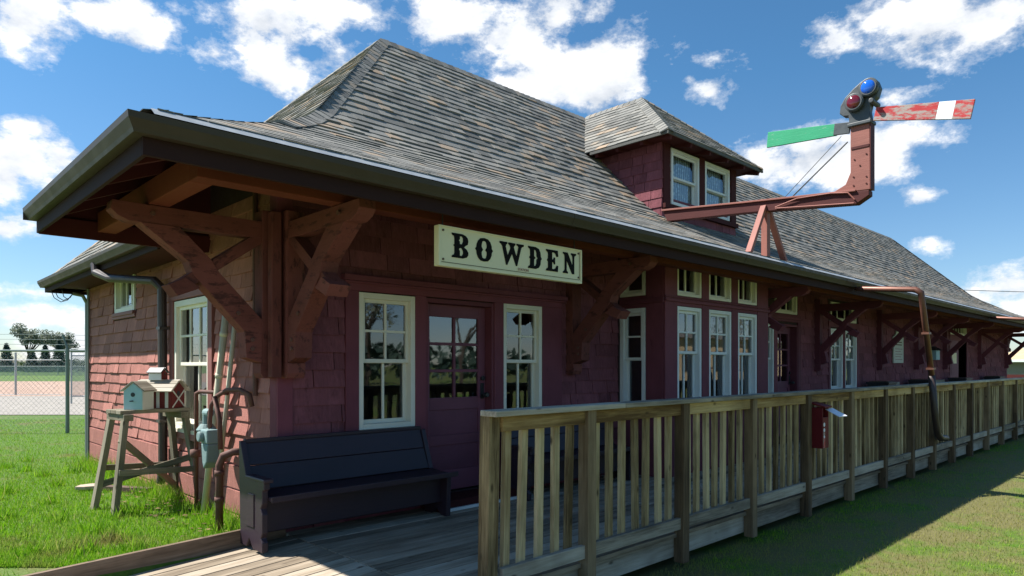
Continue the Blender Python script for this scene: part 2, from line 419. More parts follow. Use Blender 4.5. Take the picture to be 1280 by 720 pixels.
# back slope and far hip
rf.quad([(-.46,6.62,2.615),(2.9,3.0,5.995),(RX1,3.0,5.995),(27.96,6.62,2.615)],[(0,0,0)]*4,.3)
rf.quad([(27.6+1.44,-1.44,2.69),(27.6+.4,-.4,3.11),(26.6,1.0,3.935),(RX1,3.0,5.995),(27.96,6.62,2.615),(29.0,1.49,2.69)],[(0,0,0)]*6,.3)
roof=build('roof',rf,M['roof'],station)
# hip and ridge caps
hc=MB()
def cap_line(pts,wl,wr,step=.13,hw=.15):
    # pts polyline; wl / wr = functions(point)->unit direction down each side
    seg=[];
    for p,q in zip(pts,pts[1:]):
        n=max(1,round((q-p).length/step))
        for i in range(n): seg.append((p.lerp(q,i/n),p.lerp(q,min(1,(i+1.25)/n))))
    for p,q in seg:
        up=V((0,0,.016)); hi=V((0,0,.008)); r=rnd()
        l,w=wl(p),wr(p)
        P=[p+l*hw+up,p+up*1.5,p+w*hw+up,q+l*hw+hi,q+hi*1.5,q+w*hw+hi, p+l*hw,p+V((0,0,0)),p+w*hw]
        hc.add(P,[(0,1,4,3),(1,2,5,4),(6,7,1,0),(7,8,2,1),(0,3,6),(2,8,5)],[(0,0,0),(.1,0,0),(.2,0,0),(0,.1,0),(.1,.1,0),(.2,.1,0),(0,0,0),(.1,0,0),(.2,0,0)],r)
def down(g): return lambda p: g(p)
def fslope(p):   # unit vector down the front slope, slightly sideways
    y=p.y; d=.02; s=(Fz(y+d)-Fz(y-d))/(2*d); return V((.75,-.75,-.75*s)).normalized()
def eslope(p):
    y=p.x+.1; d=.02; s=(Fz(y+d)-Fz(y-d))/(2*d); return V((-.75,.75,-.75*s)).normalized()
hip=[V((xh(y),y,Fz(y)+.012)) for y in [.12,.2,.45,.7,.85,1.0,1.3,1.7,2.2,2.6,3.0]]
cap_line(hip,eslope,fslope)
cap_line([V((RX1+.02,3,6.01)),V((2.9,3,6.01))],lambda p:V((0,-.7,-.72)),lambda p:V((0,.7,-.72)))
cap_line([V((-.46,6.62,2.63)),V((2.9,3.0,6.01))],lambda p:V((0,.7,-.6)).normalized(),lambda p:V((-.5,-.5,-.5)).normalized())
farhip=[V((27.6-y,y,Fz(y)+.012)) for y in [-1.4,-.75,-.1,.45,1.0,3.0]]
cap_line(farhip,lambda p:V((-.6,-.6,-.45)).normalized(),lambda p:V((.7,.3,-.6)).normalized(),.16)
build('hip_cap',hc,M['roof'],roof)

# ---------------- dormer
DX0,DX1,DY=6.28,8.52,.60; DE=4.78; DR=6.03; DOV=.34; DC=(DX0+DX1)/2
dm=MB()
wallz=lambda y:Fz(y)-.05
dm.quad([(DX0,DY,wallz(DY)),(DX0,DY,DE+.05),(DX0,2.3,DE+.05),(DX0,2.3,wallz(2.3))][:3]+[(DX0,1.8,DE+.05)],None,.4,1)
dm.quad([(DX1,DY,wallz(DY)),(DX1,1.8,DE+.05),(DX1,DY,DE+.05)],None,.4)
# front with two window openings
wz0,wz1=3.86,4.72
WX=[(6.50,7.30),(7.48,8.28)]
def holed(mb,u0,u1,v0,v1,holes,pt,r=.4,mi=0):
    us=sorted({u0,u1,*[h[0] for h in holes],*[h[1] for h in holes]}); vs=sorted({v0,v1,*[h[2] for h in holes],*[h[3] for h in holes]})
    us=[u for u in us if u0<=u<=u1]; vs=[v for v in vs if v0<=v<=v1]
    for a,b in zip(us,us[1:]):
        for c,d in zip(vs,vs[1:]):
            um,vm=(a+b)/2,(c+d)/2
            if any(h[0]<um<h[1] and h[2]<vm<h[3] for h in holes): continue
            mb.quad([pt(a,c),pt(b,c),pt(b,d),pt(a,d)],[(a,c,0),(b,c,0),(b,d,0),(a,d,0)],r,mi)
dh=[(a,b,wz0,wz1) for a,b in WX]
holed(dm,DX0,DX1,wallz(DY),DE+.05,dh,lambda u,v:V((u,DY,v)),mi=1)
vr=make_rows(DE-3.5,.135); vr=[3.5+q for q in vr]
tabs(dm,lambda u,s:V((u,DY-.002,s)),lambda s:V((0,-1,0)),[q for q in vr if q>3.6],lambda s:DX0-.012,lambda s:DX1+.012,.16,.40,.012,.022,dh,gap=.008)
# near side: triangle limited by roof slope
def yroof(z):  # Y where the front slope reaches z
    lo,hi=-1.4,3.0
    for _ in range(30):
        mdd=(lo+hi)/2
        if Fz(mdd)<z: lo=mdd
        else: hi=mdd
    return lo
tabs(dm,lambda u,s:V((DX0-.002,-u,s)),lambda s:V((-1,0,0)),[q for q in vr if q>3.6],lambda s:-yroof(s)-.03,lambda s:-(DY-.012),.16,.40,.012,.022,gap=.008)
dormer=build('dormer',dm,[M['siding_front'],M['gap']],station)
dt=MB()
for x in (DX0+.1,(WX[0][1]+WX[1][0])/2,DX1-.1): dt.b2((x-.085,DY-.034,wz0-.02),(x+.085,DY-.002,DE),.5)
dt.b2((DX0+.01,DY-.030,wz1+.05),(DX1-.01,DY-.004,DE-.002))
dt.b2((DX0+.0,DY-.07,wz0-.09),(DX1,DY-.002,wz0-.02))
# rafter tails
for x in (6.05,6.6,7.15,7.7,8.25,8.75): dt.beam((x,DY,DE+.02),(x,DY-DOV+.02,DE-.06),.05,.09)
for y in (.75,1.2,1.6): dt.beam((DX0,y,DE+.02),(DX0-DOV+.03,y,DE-.05),.05,.09)
dt.quad([(DX0-DOV,DY-DOV,DE-.02),(DX1+DOV,DY-DOV,DE-.02),(DX1+DOV,1.9,DE-.02),(DX0-DOV,1.9,DE-.02)])
build('dormer_trim',dt,M['soffit'],dormer)
# dormer roof
dr_=MB(); DA=(DR-DE); HW=(DX1-DX0)/2+DOV; yf=DY-DOV; ya=1.74
sl=math.hypot(HW,DA); drow=make_rows(sl,.135)
# left slope: s along slope, u = y
nl=V((-DA,0,HW)).normalized(); nr_=V((DA,0,HW)).normalized()
def vly(z):
    return yroof(z)+.12
def zl(s): return DE+DA*s/sl
tabs(dr_,lambda u,s:V((DX0-DOV+HW*s/sl,-u,zl(s))),lambda s:nl,drow,lambda s:-vly(zl(s)),lambda s:-(yf+(ya-yf)*s/sl),.13,.28,.012,.020)
tabs(dr_,lambda u,s:V((DX1+DOV-HW*s/sl,u,zl(s))),lambda s:nr_,drow,lambda s:(yf+(ya-yf)*s/sl),lambda s:vly(zl(s)),.13,.28,.012,.020)
fl=math.hypot(ya-yf,DA); frow=make_rows(fl,.135); nf=V((0,-DA,ya-yf)).normalized()
tabs(dr_,lambda u,s:V((u,yf+(ya-yf)*s/fl,DE+DA*s/fl)),lambda s:nf,frow,lambda s:DX0-DOV+HW*s/fl,lambda s:DX1+DOV-HW*s/fl,.13,.28,.012,.020)
e=.004
A1,A2,A3,A4=V((DX0-DOV,yf,DE-e)),V((DX1+DOV,yf,DE-e)),V((DC,ya,DR-e)),V((DC,3.0,DR-e))
dr_.quad([A1,A2,A3],[(0,0,0)]*3,.2); dr_.quad([A1,A3,A4,V((DX0-DOV,vly(DE)+.1,DE-e))],[(0,0,0)]*4,.2); dr_.quad([A2,V((DX1+DOV,vly(DE)+.1,DE-e)),A4,A3],[(0,0,0)]*4,.2)
dedge=.05
dr_.b2((DX0-DOV-.005,yf-.005,DE-.045),(DX1+DOV+.005,yf+.02,DE-.006),.0)
dr_.b2((DX0-DOV-.008,yf+.021,DE-.045),(DX0-DOV+.02,1.7,DE-.006),.0)
build('dormer_roof',dr_,M['roof'],dormer)
hc=MB()
cap_line([A1+V((0,0,.02)),A3+V((0,0,.02))],lambda p:V((-.35,.6,-.3)).normalized(),lambda p:V((.6,-.35,-.3)).normalized(),.13,.13)
cap_line([A2+V((0,0,.02)),A3+V((0,0,.02))],lambda p:V((-.6,-.35,-.3)).normalized(),lambda p:V((.35,.6,-.3)).normalized(),.13,.13)
cap_line([A3+V((0,0,.02)),A4+V((0,0,.02))],lambda p:V((-.65,0,-.7)),lambda p:V((.65,0,-.7)),.13,.13)
build('dormer_cap',hc,M['roof'],dormer)

# ---------------- windows
def window(parent,o,u,n,w,h,kind='sash',mat='white',depth=.07,cols=2,rows=2,cas=None,sill=True,deep=.10,gl='glass',split=.5,lowcols=2,fr=.05,name='window'):
    """o lower-left outer corner on wall plane, u unit along, n unit outward"""
    o=V(o);u=V(u);n=V(n);z=V((0,0,1)); f=MB()
    ax=(u,n,z)
    def bx(a0,a1,b0,b1,d0,d1,mb=f): mb.box(o+u*((a0+a1)/2)+z*((b0+b1)/2)+n*((d0+d1)/2),(abs(a1-a0),abs(d1-d0),abs(b1-b0)),ax)
    # outer casing frame
    for a0,a1,b0,b1 in ((0,fr,0,h),(w-fr,w,0,h),(fr,w-fr,h-fr,h),(fr,w-fr,0,fr*.9)): bx(a0,a1,b0,b1,-deep,.022)
    win=build(name,f,M[mat],parent,.003)
    s=MB(); m_=.022; g=MB()
    def sash(b0,b1,d,c,r):
        t=.034
        for a0,a1,e0,e1 in ((fr,fr+t,b0,b1),(w-fr-t,w-fr,b0,b1),(fr+t,w-fr-t,b1-t,b1),(fr+t,w-fr-t,b0,b0+t)): bx(a0,a1,e0,e1,d-.03,d,s)
        A0,A1,B0,B1=fr+t,w-fr-t,b0+t,b1-t
        for i in range(1,c): x=A0+(A1-A0)*i/c; bx(x-m_/2,x+m_/2,B0,B1,d-.024,d-.004,s)
        for i in range(1,r): y=B0+(B1-B0)*i/r; bx(A0,A1,y-m_/2,y+m_/2,d-.0235,d-.0045,s)
        P=[o+u*A0+z*B0+n*(d-.018),o+u*A1+z*B0+n*(d-.018),o+u*A1+z*B1+n*(d-.018),o+u*A0+z*B1+n*(d-.018)]
        rr=rnd(); g.quad(P,[(A0,B0,0),(A1,B0,0),(A1,B1,0),(A0,B1,0)],rr)
    if kind=='sash':
        mid=fr+(h-2*fr)*split
        sash(mid-.015,h-fr,-.012,cols,rows); sash(fr*.9,mid+.015,-.050,lowcols,1)
    else: sash(fr*.9,h-fr,-.03,cols,rows)
    build('sash',s,M[mat],win,.002); build('pane',g,M[gl],win)
    if sill:
        q=MB(); bx(-.03,w+.03,-.045,-.002,-.02,.05,q); build('sill',q,M[mat if sill is True else sill],win,.004)
    return win
X_=V((1,0,0)); NF=V((0,-1,0)); NE=V((-1,0,0)); UY=V((0,-1,0))
# dormer windows as parts of the station
for a,b in WX:
    wd=window(station,(a,DY-.012,wz0),X_,NF,b-a,wz1-wz0,'sash','white',cols=1,rows=1,lowcols=1,sill=False,deep=.08)
    cu=MB(); cu.quad([(a+.05,DY+.10,wz0+.05),(b-.05,DY+.10,wz0+.05),(b-.05,DY+.10,wz1-.05),(a+.05,DY+.10,wz1-.05)],[(0,0,0),(.7,0,0),(.7,.9,0),(0,.9,0)])
    build('curtain',cu,M['curtain'],wd)

# ---------------- front wall
fh=[]   # holes (u0,u1,z0,z1) on Y=0
W1=(.71,1.31,.84,2.04); W2=(2.43,3.02,.84,2.05); D1=(1.43,2.30,.17,2.04)
SL=(8.40,8.68,.90,2.13); D2=(8.80,9.62,.17,2.12); T2=(8.76,9.60,2.30,2.70)
DB1=(11.10,11.72,.92,2.12); DB2=(11.84,12.48,.92,2.12); TB=(11.12,12.46,2.27,2.64)
D3=(20.45,21.40,.17,2.10); T3=(19.6,21.4,2.28,2.62)
fh=[W1,W2,D1,SL,D2,T2,DB1,DB2,TB,D3,T3]
fw=MB(); holed(fw,0,XE,-.3,3.30,fh,lambda u,v:V((u,0,v)),mi=1)
def grow(h,e): return (h[0]-e,h[1]+e,h[2]-e*.6,h[3]+e)
trimh=[(.58,3.34,-.3,2.17),(4.40,7.10,-.3,3.2),(8.32,9.74,-.3,2.74),(11.0,12.58,.85,2.70),(19.5,21.5,-.3,2.68),(-.01,.10,-.3,3.2)]
tabs(fw,lambda u,s:V((u,-.002,s)),lambda s:V((0,-1,0)),[-.25+.147*i for i in range(24)],lambda s:0.0,lambda s:XE,.20,.54,.014,.032,trimh,gap=.009)
fwall=build('front_wall',fw,[M['siding_front'],M['gap']],station)
# ---------------- near end wall
eh0=[(-2.42,-1.44,.76,2.07),(-4.72,-3.86,2.07,2.62)]  # u=-Y
ew=MB(); holed(ew,-YB,0,-.3,3.03,eh0,lambda u,v:V((0,-u,v)),mi=1)
tabs(ew,lambda u,s:V((-.002,-u,s)),lambda s:V((-1,0,0)),[-.1+.128*i for i in range(24)],lambda s:-YB,lambda s:-.0,.16,.46,.016,.032,[(-2.55,-1.31,.70,2.20),(-4.80,-3.78,1.99,2.7),(-.12,.01,-.3,3.3)],gap=.005)
ew.quad([(0,0,3.03),(0,YC,3.03),(0,YC,3.26),(0,0,3.26)],None,.4,1)
build('end_wall',ew,[M['siding_end'],M['gap']],station)
bw=MB(); bw.quad([(0,YB,-.3),(XE,YB,-.3),(XE,YB,2.9),(0,YB,2.9)]); bw.quad([(XE,0,-.3),(XE,0,3.2),(XE,YB,2.9),(XE,YB,-.3)])
build('rear_wall',bw,M['siding_front'],station)
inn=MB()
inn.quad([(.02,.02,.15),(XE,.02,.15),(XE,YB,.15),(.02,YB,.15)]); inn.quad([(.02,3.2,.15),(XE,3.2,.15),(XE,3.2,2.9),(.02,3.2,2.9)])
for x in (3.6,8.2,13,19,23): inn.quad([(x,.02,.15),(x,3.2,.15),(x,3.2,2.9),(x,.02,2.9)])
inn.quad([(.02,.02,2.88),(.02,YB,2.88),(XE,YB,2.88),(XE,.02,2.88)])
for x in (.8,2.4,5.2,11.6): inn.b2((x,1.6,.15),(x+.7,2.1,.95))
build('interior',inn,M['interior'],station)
# corner boards and water table
cb=SB()
cb.b2((-.026,.0,-.3),(-.004,.115,3.2)); cb.b2((-.026,-.026,-.3),(.105,-.004,3.2)); 
cb.b2((XE-.1,-.024,-.3),(XE+.02,-.004,3.2))
build_each('corner_board',cb,M['trim'],station,.003)
bs=MB()
for z0,h in ((-.12,.21),(.105,.20),(.32,.2)): bs.b2((-.034-.004*(z0<0),.12,z0),(-.004,YB,z0+h))
build('base_board',bs,M['siding_end'],station,.004)

# ---------------- entrance group
tr=SB()
for a,b in ((.58,.71),(1.31,1.43),(2.30,2.43),(3.02,3.34)): tr.b2((a,-.032,.07),(b,-.003,2.05))
tr.b2((.58,-.036,2.05),(3.34,-.003,2.13)); tr.b2((.54,-.085,2.131),(3.38,-.003,2.18)); tr.b2((.56,-.06,2.112),(3.36,-.037,2.130))
tr.b2((.711,-.030,.07),(1.309,-.003,.79)); tr.b2((2.431,-.030,.07),(3.019,-.003,.79))
build_each('entrance_trim',tr,M['trim'],station,.004)
window(station,(W1[0],0,W1[2]),X_,NF,.60,1.20,'sash','cream',deep=.1,split=.50)
window(station,(W2[0],0,W2[2]),X_,NF,.59,1.21,'sash','cream',deep=.1,split=.50)
def door(D,dep,panes,mat='door',swing=0,dark=False):
    x0,x1,z0,z1=D; fr=MB()
    fr.b2((x0,-.02,z0),(x0+.03,dep+.03,z1)); fr.b2((x1-.03,-.02,z0),(x1,dep+.03,z1)); fr.b2((x0+.03,-.02,z1-.04),(x1-.03,dep+.03,z1))
    f=build('door_frame',fr,M['trim'],station,.003)
    d=MB(); a,b=x0+.032,x1-.032; t=z1-.042; y0,y1=dep-.02,dep+.02
    st=.09; pz0=z0+(t-z0)*.50; pz1=t-.12; 
    d.b2((a,y0,z0),(a+st,y1,t)); d.b2((b-st,y0,z0),(b,y1,t)); d.b2((a+st,y0,t-.12),(b-st,y1,t)); d.b2((a+st,y0,pz0-.12),(b-st,y1,pz0))
    d.b2((a+st,y0,z0),(b-st,y1,z0+.2)); zm=(z0+.2+pz0-.12)/2
    d.b2((a+st,y0,zm-.05),(b-st,y1,zm+.05))
    d.b2((a+st,y0+.014,z0+.2),(b-st,y1-.004,zm-.05)); d.b2((a+st,y0+.014,zm+.05),(b-st,y1-.004,pz0-.12))
    c,r=panes; A0,A1,B0,B1=a+st,b-st,pz0,pz1
    for i in range(1,c): x=A0+(A1-A0)*i/c; d.b2((x-.014,y0+.004,B0),(x+.014,y1-.004,B1))
    for i in range(1,r): z=B0+(B1-B0)*i/r; d.b2((A0,y0+.005,z-.014),(A1,y1-.005,z+.014))
    do=build('door',d,M[mat],station,.003)
    g=MB()
    for i in range(c):
        for j in range(r):
            xa,xb=A0+(A1-A0)*i/c,A0+(A1-A0)*(i+1)/c; za,zb=B0+(B1-B0)*j/r,B0+(B1-B0)*(j+1)/r
            g.quad([(xa,dep,za),(xb,dep,za),(xb,dep,zb),(xa,dep,zb)])
    build('pane',g,M['glass2'],do)
    h=MB(); hx=b-st*.5; h.b2((hx-.022,dep-.028,1.06),(hx+.022,dep-.021,1.22)); h.tube([(hx,dep-.03,1.1),(hx,dep-.075,1.1)],.012,10); h.tube([(hx,dep-.07,1.1),(hx,dep-.085,1.1),(hx,dep-.11,1.1)],[.02,.03,.02],12)
    h.tube([(hx,dep-.028,1.27),(hx,dep-.045,1.27)],.024,12)
    build('handle',h,M['black'],do)
    return do
door(D1,.10,(2,3)); door(D2,.12,(2,3))
# doorstep
ds=MB(); ds.b2((1.36,-.33,.072),(2.36,-.032,.165)); build('doorstep',ds,M['soffit'],station,.005)
dst=MB(); dst.b2((1.36,-.362,.072),(2.36,-.332,.098)); build('threshold_strip',dst,M['white'],station,.003)

# ---------------- bay window
BX0,BX1,BY=4.45,7.06,-.65
bwall=MB(); bwin=[(4.70,5.26),(5.44,6.02),(6.20,6.75)]
bholes=[(a,b,.86,2.12) for a,b in bwin]+[(a,b,2.25,2.70) for a,b in bwin]
holed(bwall,BX0,BX1,-.1,2.92,bholes,lambda u,v:V((u,BY,v)))
sholes=[(-.40,-.02,.86,2.10) ,(-.40,-.02,2.25,2.70)]
holed(bwall,BY,0,-.1,2.95,sholes,lambda u,v:V((BX0,u,v)))
bwall.quad([(BX1,BY,-.1),(BX1,BY,2.92),(BX1,0,2.95),(BX1,0,-.1)])
bwall.quad([(BX0,BY,2.9),(BX1,BY,2.9),(BX1,0,2.95),(BX0,0,2.95)])
bay=build('bay_wall',bwall,M['trim'],station)
bt=MB()
bt.b2((BX0-.02,BY-.032,.07),(4.695,BY-.003,2.92)); bt.b2((5.265,BY-.030,.07),(5.435,BY-.003,2.9)); bt.b2((6.025,BY-.030,.07),(6.195,BY-.003,2.9)); bt.b2((6.755,BY-.032,.07),(BX1+.02,BY-.003,2.92))
for a,b in ((4.695,5.265),(5.435,6.025),(6.195,6.755)):
    bt.b2((a,BY-.026,2.125),(b,BY-.003,2.245)); bt.b2((a,BY-.024,.07),(b,BY-.003,.80)); bt.b2((a,BY-.026,2.705),(b,BY-.003,2.9))
bt.b2((BX0-.03,BY-.055,2.165),(BX1+.03,BY-.033,2.200)); bt.b2((BX0-.03,BY-.048,2.215),(BX1+.03,BY-.034,2.232))
bt.b2((BX0-.05,BY-.02,2.15),(BX0-.003,-.03,2.21)); bt.b2((BX0-.024,BY-.001,.07),(BX0-.003,-.41,2.9))
bt.b2((BX0-.03,BY-.06,.80),(BX1+.03,BY-.033,.845))
build('bay_trim',bt,M['trim'],bay,.004)
for a,b in bwin:
    window(station,(a,BY,.86),X_,NF,b-a,1.26,'sash','white',deep=.13,split=.56,fr=.045)
    window(station,(a,BY,2.25),X_,NF,b-a,.45,'fixed','cream',deep=.13,cols=2,rows=1,sill=False,fr=.04)
window(station,(BX0,-.02,.86),UY,NE,.38,1.24,'sash','white',deep=.1,cols=1,rows=2,lowcols=1,split=.5,fr=.055)
window(station,(BX0,-.02,2.25),UY,NE,.38,.45,'fixed','cream',deep=.1,cols=1,rows=1,sill=False,fr=.05)

# ---------------- far front openings
t2=SB()
for a,b in ((8.32,8.40),(8.68,8.80),(9.62,9.74)): t2.b2((a,-.03,.07),(b,-.003,2.16))
t2.b2((8.32,-.034,2.16),(9.74,-.003,2.29)); t2.b2((9.61,-.03,2.29),(9.72,-.003,2.74)); t2.b2((8.30,-.06,2.20),(9.76,-.035,2.235)); t2.b2((8.401,-.028,.07),(8.679,-.003,.85))
for a,b in ((11.0,11.1),(11.72,11.84),(12.48,12.58)): t2.b2((a,-.03,.85),(b,-.003,2.15))
t2.b2((11.0,-.033,2.15),(12.58,-.003,2.26))
for a,b in ((19.5,19.6),(21.4,21.5)): t2.b2((a,-.03,.07),(b,-.003,2.66))
t2.b2((19.6,-.032,2.11),(21.4,-.003,2.27))
build_each('opening_trim',t2,M['trim'],station,.004)
window(station,(SL[0],0,SL[2]),X_,NF,.28,1.23,'sash','white',cols=1,rows=2,lowcols=1,fr=.045)
window(station,(T2[0],0,T2[2]),X_,NF,.84,.40,'fixed','cream',cols=3,rows=1,sill=False,fr=.045)
for d in (DB1,DB2): window(station,(d[0],0,d[2]),X_,NF,d[1]-d[0],d[3]-d[2],'sash','white',cols=2,rows=2,lowcols=1)
window(station,(TB[0],0,TB[2]),X_,NF,TB[1]-TB[0],TB[3]-TB[2],'fixed','cream',cols=3,rows=1,sill=False)
window(station,(T3[0],0,T3[2]),X_,NF,T3[1]-T3[0],T3[3]-T3[2],'fixed','cream',cols=6,rows=1,sill=False)
fd=MB(); fd.b2((19.6,-.028,.17),(20.45,-.003,2.11)); fd.b2((19.7,-.034,.35),(20.35,-.029,1.0)); fd.b2((19.7,-.034,1.15),(20.35,-.029,1.95)); build('freight_door',fd,M['door'],station,.003)
# ---------------- end wall windows
window(station,(0,2.42,.76),UY,NE,.98,1.31,'sash','cream',cols=3,rows=2,lowcols=2,deep=.12,split=.5,fr=.06)
window(station,(0,4.72,2.07),UY,NE,.86,.55,'fixed','cream',cols=3,rows=1,deep=.14,fr=.06,sill='trim_end')
et=SB()
for a,b in ((1.33,1.44),(2.42,2.53)): et.b2((-.038,a,.66),(-.003,b,2.08))
et.b2((-.04,1.33,2.08),(-.003,2.53,2.18)); et.b2((-.07,1.29,2.182),(-.003,2.57,2.215)); et.b2((-.06,1.33,.66),(-.003,2.53,.72))
et.b2((-.034,3.80,1.99),(-.003,4.78,2.03))
build_each('end_window_trim',et,M['trim_end'],station,.004)

# ---------------- eaves
ev=MB()
# soffit boards follow the slope
def sof(y): return Fz(y)-.11
ys=[-1.35,-1.1,-.4,0.0]
for a,b in zip(ys,ys[1:]):
    ev.quad([(a-.0,a,sof(a)),(b,b,sof(b)),(XE+1.3,b,sof(b)),(XE+1.3,a,sof(a))])
    ev.quad([(a,a,sof(a)),(a,1.475,sof(a)),(b,1.475,sof(b)),(b,b,sof(b))])
ev.quad([(-1.36,YC-.03,2.50),(.0,YC-.03,2.50),(.0,YC-.03,3.2),(-.4,YC-.03,3.08),(-1.36,YC-.03,2.68)])
ev.b2((-1.36,YC-.06,2.47),(-.01,YC-.031,2.62))
ev.quad([(-.44,YC,2.50),(-.003,YC,2.50),(-.003,6.6,2.50),(-.44,6.6,2.50)])
ev.quad([(-.44,6.6,2.50),(XE+.4,6.6,2.50),(XE+.4,6.2,2.50),(-.44,6.2,2.50)])
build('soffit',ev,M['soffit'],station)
for i in range(42):
    x=.35+i*.64; rt=MB(); r_=rnd()
    rt.beam((x,-.02,sof(-.02)-.05),(x,-.4,sof(-.4)-.05),.045,.09,r=r_); rt.beam((x,-.4,sof(-.4)-.05),(x,-1.33,sof(-1.33)-.05),.045,.09,r=r_)
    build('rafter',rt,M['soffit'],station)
for y in (.95,.35,-.25,-.85):
    rt=MB(); rt.beam((-.02,max(y,-.02),sof(-.02)-.05) if y>-.02 else (y+.05,y,sof(y+.05)-.05),(-1.33,y,sof(-1.33)-.05),.045,.09); build('rafter',rt,M['soffit'],station)
rt=MB(); rt.beam((-.02,-.02,sof(-.02)-.06),(-1.32,-1.32,sof(-1.32)-.05),.06,.11); build('hip_rafter',rt,M['soffit'],station)
fa=MB()
fa.b2((-OV,-OV,2.48),(XE+1.37,-OV+.025,2.665)); fa.b2((-OV,-OV+.026,2.48),(-OV+.025,YC,2.665))
fa.b2((-.46,YC,2.46),(-.435,6.62,2.60)); fa.b2((-.434,6.60,2.46),(XE+.4,6.625,2.60))
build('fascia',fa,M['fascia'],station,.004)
gu=MB()
gp=[(0,0),(.055,0),(.064,.02),(.088,.06),(.092,.092),(.084,.094),(.078,.065),(.052,.012),(0,.012)]
def gutter(p0,p1,out,ext0=0,ext1=0):
    p0=V(p0);p1=V(p1);out=V(out);d=(p1-p0).normalized(); n=len(gp); z=V((0,0,1)); ln=(p1-p0).length
    P=[p0+out*a+z*b+d*(-ext0*a) for a,b in gp]+[p1+out*a+z*b+d*(ext1*a) for a,b in gp]
    G=[(0,a,b) for a,b in gp]+[(ln,a,b) for a,b in gp]
    fs=[(i,(i+1)%n,n+(i+1)%n,n+i) for i in range(n)]+[tuple(range(n))[::-1],tuple(range(n,2*n))]
    gu.add(P,fs,G)
gutter((-OV,-OV-.001,2.575),(XE+1.37,-OV-.001,2.575),(0,-1,0),1,1)
gutter((-OV-.001,YC,2.575),(-OV-.001,-OV,2.575),(-1,0,0),0,1)
gutter((-.461,6.62,2.525),(-.461,YC+.02,2.525),(-1,0,0),0,0)
gu.b2((-OV-.09,YC,2.576),(-OV-.001,YC+.006,2.665))
# hangers and seams
for x in np.arange(-.9,27,.62): gu.b2((x,-OV-.088,2.664),(x+.02,-OV-.003,2.669))
for x in (1.9,4.9,7.95,10.9,14.0,17.1,20.1,23.2): gutter((x,-OV-.0005,2.574),(x+.035,-OV-.0005,2.574),(0,-1.03,0))
gutter_o=build('gutter',gu,M['gutter'],station)
fl=MB(); 
fl.quad([(-OV+.03,-OV-.089,2.674),(XE+1.4,-OV-.089,2.674),(XE+1.4,-OV-.022,2.722),(-OV+.03,-OV-.022,2.722)],[(0,0,0),(28,0,0),(28,.1,0),(0,.1,0)]); fl.b2((-.50,YC+.02,2.608),(-.494,6.62,2.64))

build('drip_edge',fl,M['flash'],station)
# longitudinal beam carried by the brackets
pl=MB(); pl.b2((-.95,-.94,2.535),(XE+.9,-.80,2.70)); pl.b2((-.95,-.799,2.535),(-.81,YC-.07,2.70))
build('plate_beam',pl,M['plate'],station,.006)

# ---------------- brackets (local frame: out = outward dir, side = along wall)
def bracket(p,out,side,mat='bracket',W=.15,sl=0.0):
    p=V(p);out=V(out);side=V(side);z=V((0,0,1))
    def P(o,h,s=0): return p+out*o+z*h+side*s
    post=MB(); post.b2(P(.004,1.42,-W/2),P(.11,2.62,W/2)); post.prism([(.004,1.30),(.10,1.30),(.125,1.34),(.125,1.42),(.004,1.42)],p-side*(W/2),out,z,side*W)
    b=build('bracket',post,M[mat],station,.004)
    be=MB(); be.prism([(.11,2.40),(.95,2.40),(1.05,2.40),(1.12,2.43),(1.16,2.47),(1.15,2.53),(.11,2.53)],p-side*(W/2-.01),out,z,side*(W-.02)); build('beam',be,M[mat],b,.003)
    br=MB(); br.prism([(.111,1.42),(.235,1.46),(.245-sl*.8,1.66),(.62-sl,2.06),(.66-sl,2.16),(.98-sl,2.40),(.72,2.40),(.50,2.19),(.44,2.10),(.111,1.76)],p-side*(W/2-.004),out,z,side*(W-.008)); build('brace',br,M[mat],b,.003)
    if W>.13:
        for o_,h_ in ((.19,1.53),(.19,1.60),(.30,1.80),(.90,2.47)):
            bo=MB(); bo.tube([P(o_,h_,-(W/2+.010)),P(o_,h_,W/2+.010)],.016,8); build('bolt',bo,M['rust'],b)
    c=MB(); a0,a1=P(.111,2.41,0),P(.72,1.97,0); dd=(a1-a0).normalized(); up=side.cross(dd)
    c.beam(a0,a1,W-.03,.085,up)
    c.prism([(.58,1.97),(.74,1.90),(.80,1.98),(.68,2.04)],p-side*(W/2+.012),out,z,side*(W+.024))
    build('strut',c,M[mat],b,.003)
    return b
bracket((.075,-.026,0),(0,-1,0),(1,0,0)); bracket((-.026,.075,0),(-1,0,0),(0,1,0))
for x in (3.50,7.35,10.42,13.75,16.4,18.95,22.85,26.7): bracket((x,-.004,0),(0,-1,0),(1,0,0),'bracket' if x<4 else 'trim',.15 if x<4 else .12,0 if x<4 else .07)
cp=MB(); cp.b2((-.03,-.03,1.305),(-.11,-.11,2.6)); build('corner_post',cp,M['bracket'],station,.006)
bracket((XE+.004,.075,0),(1,0,0),(0,1,0),'trim')

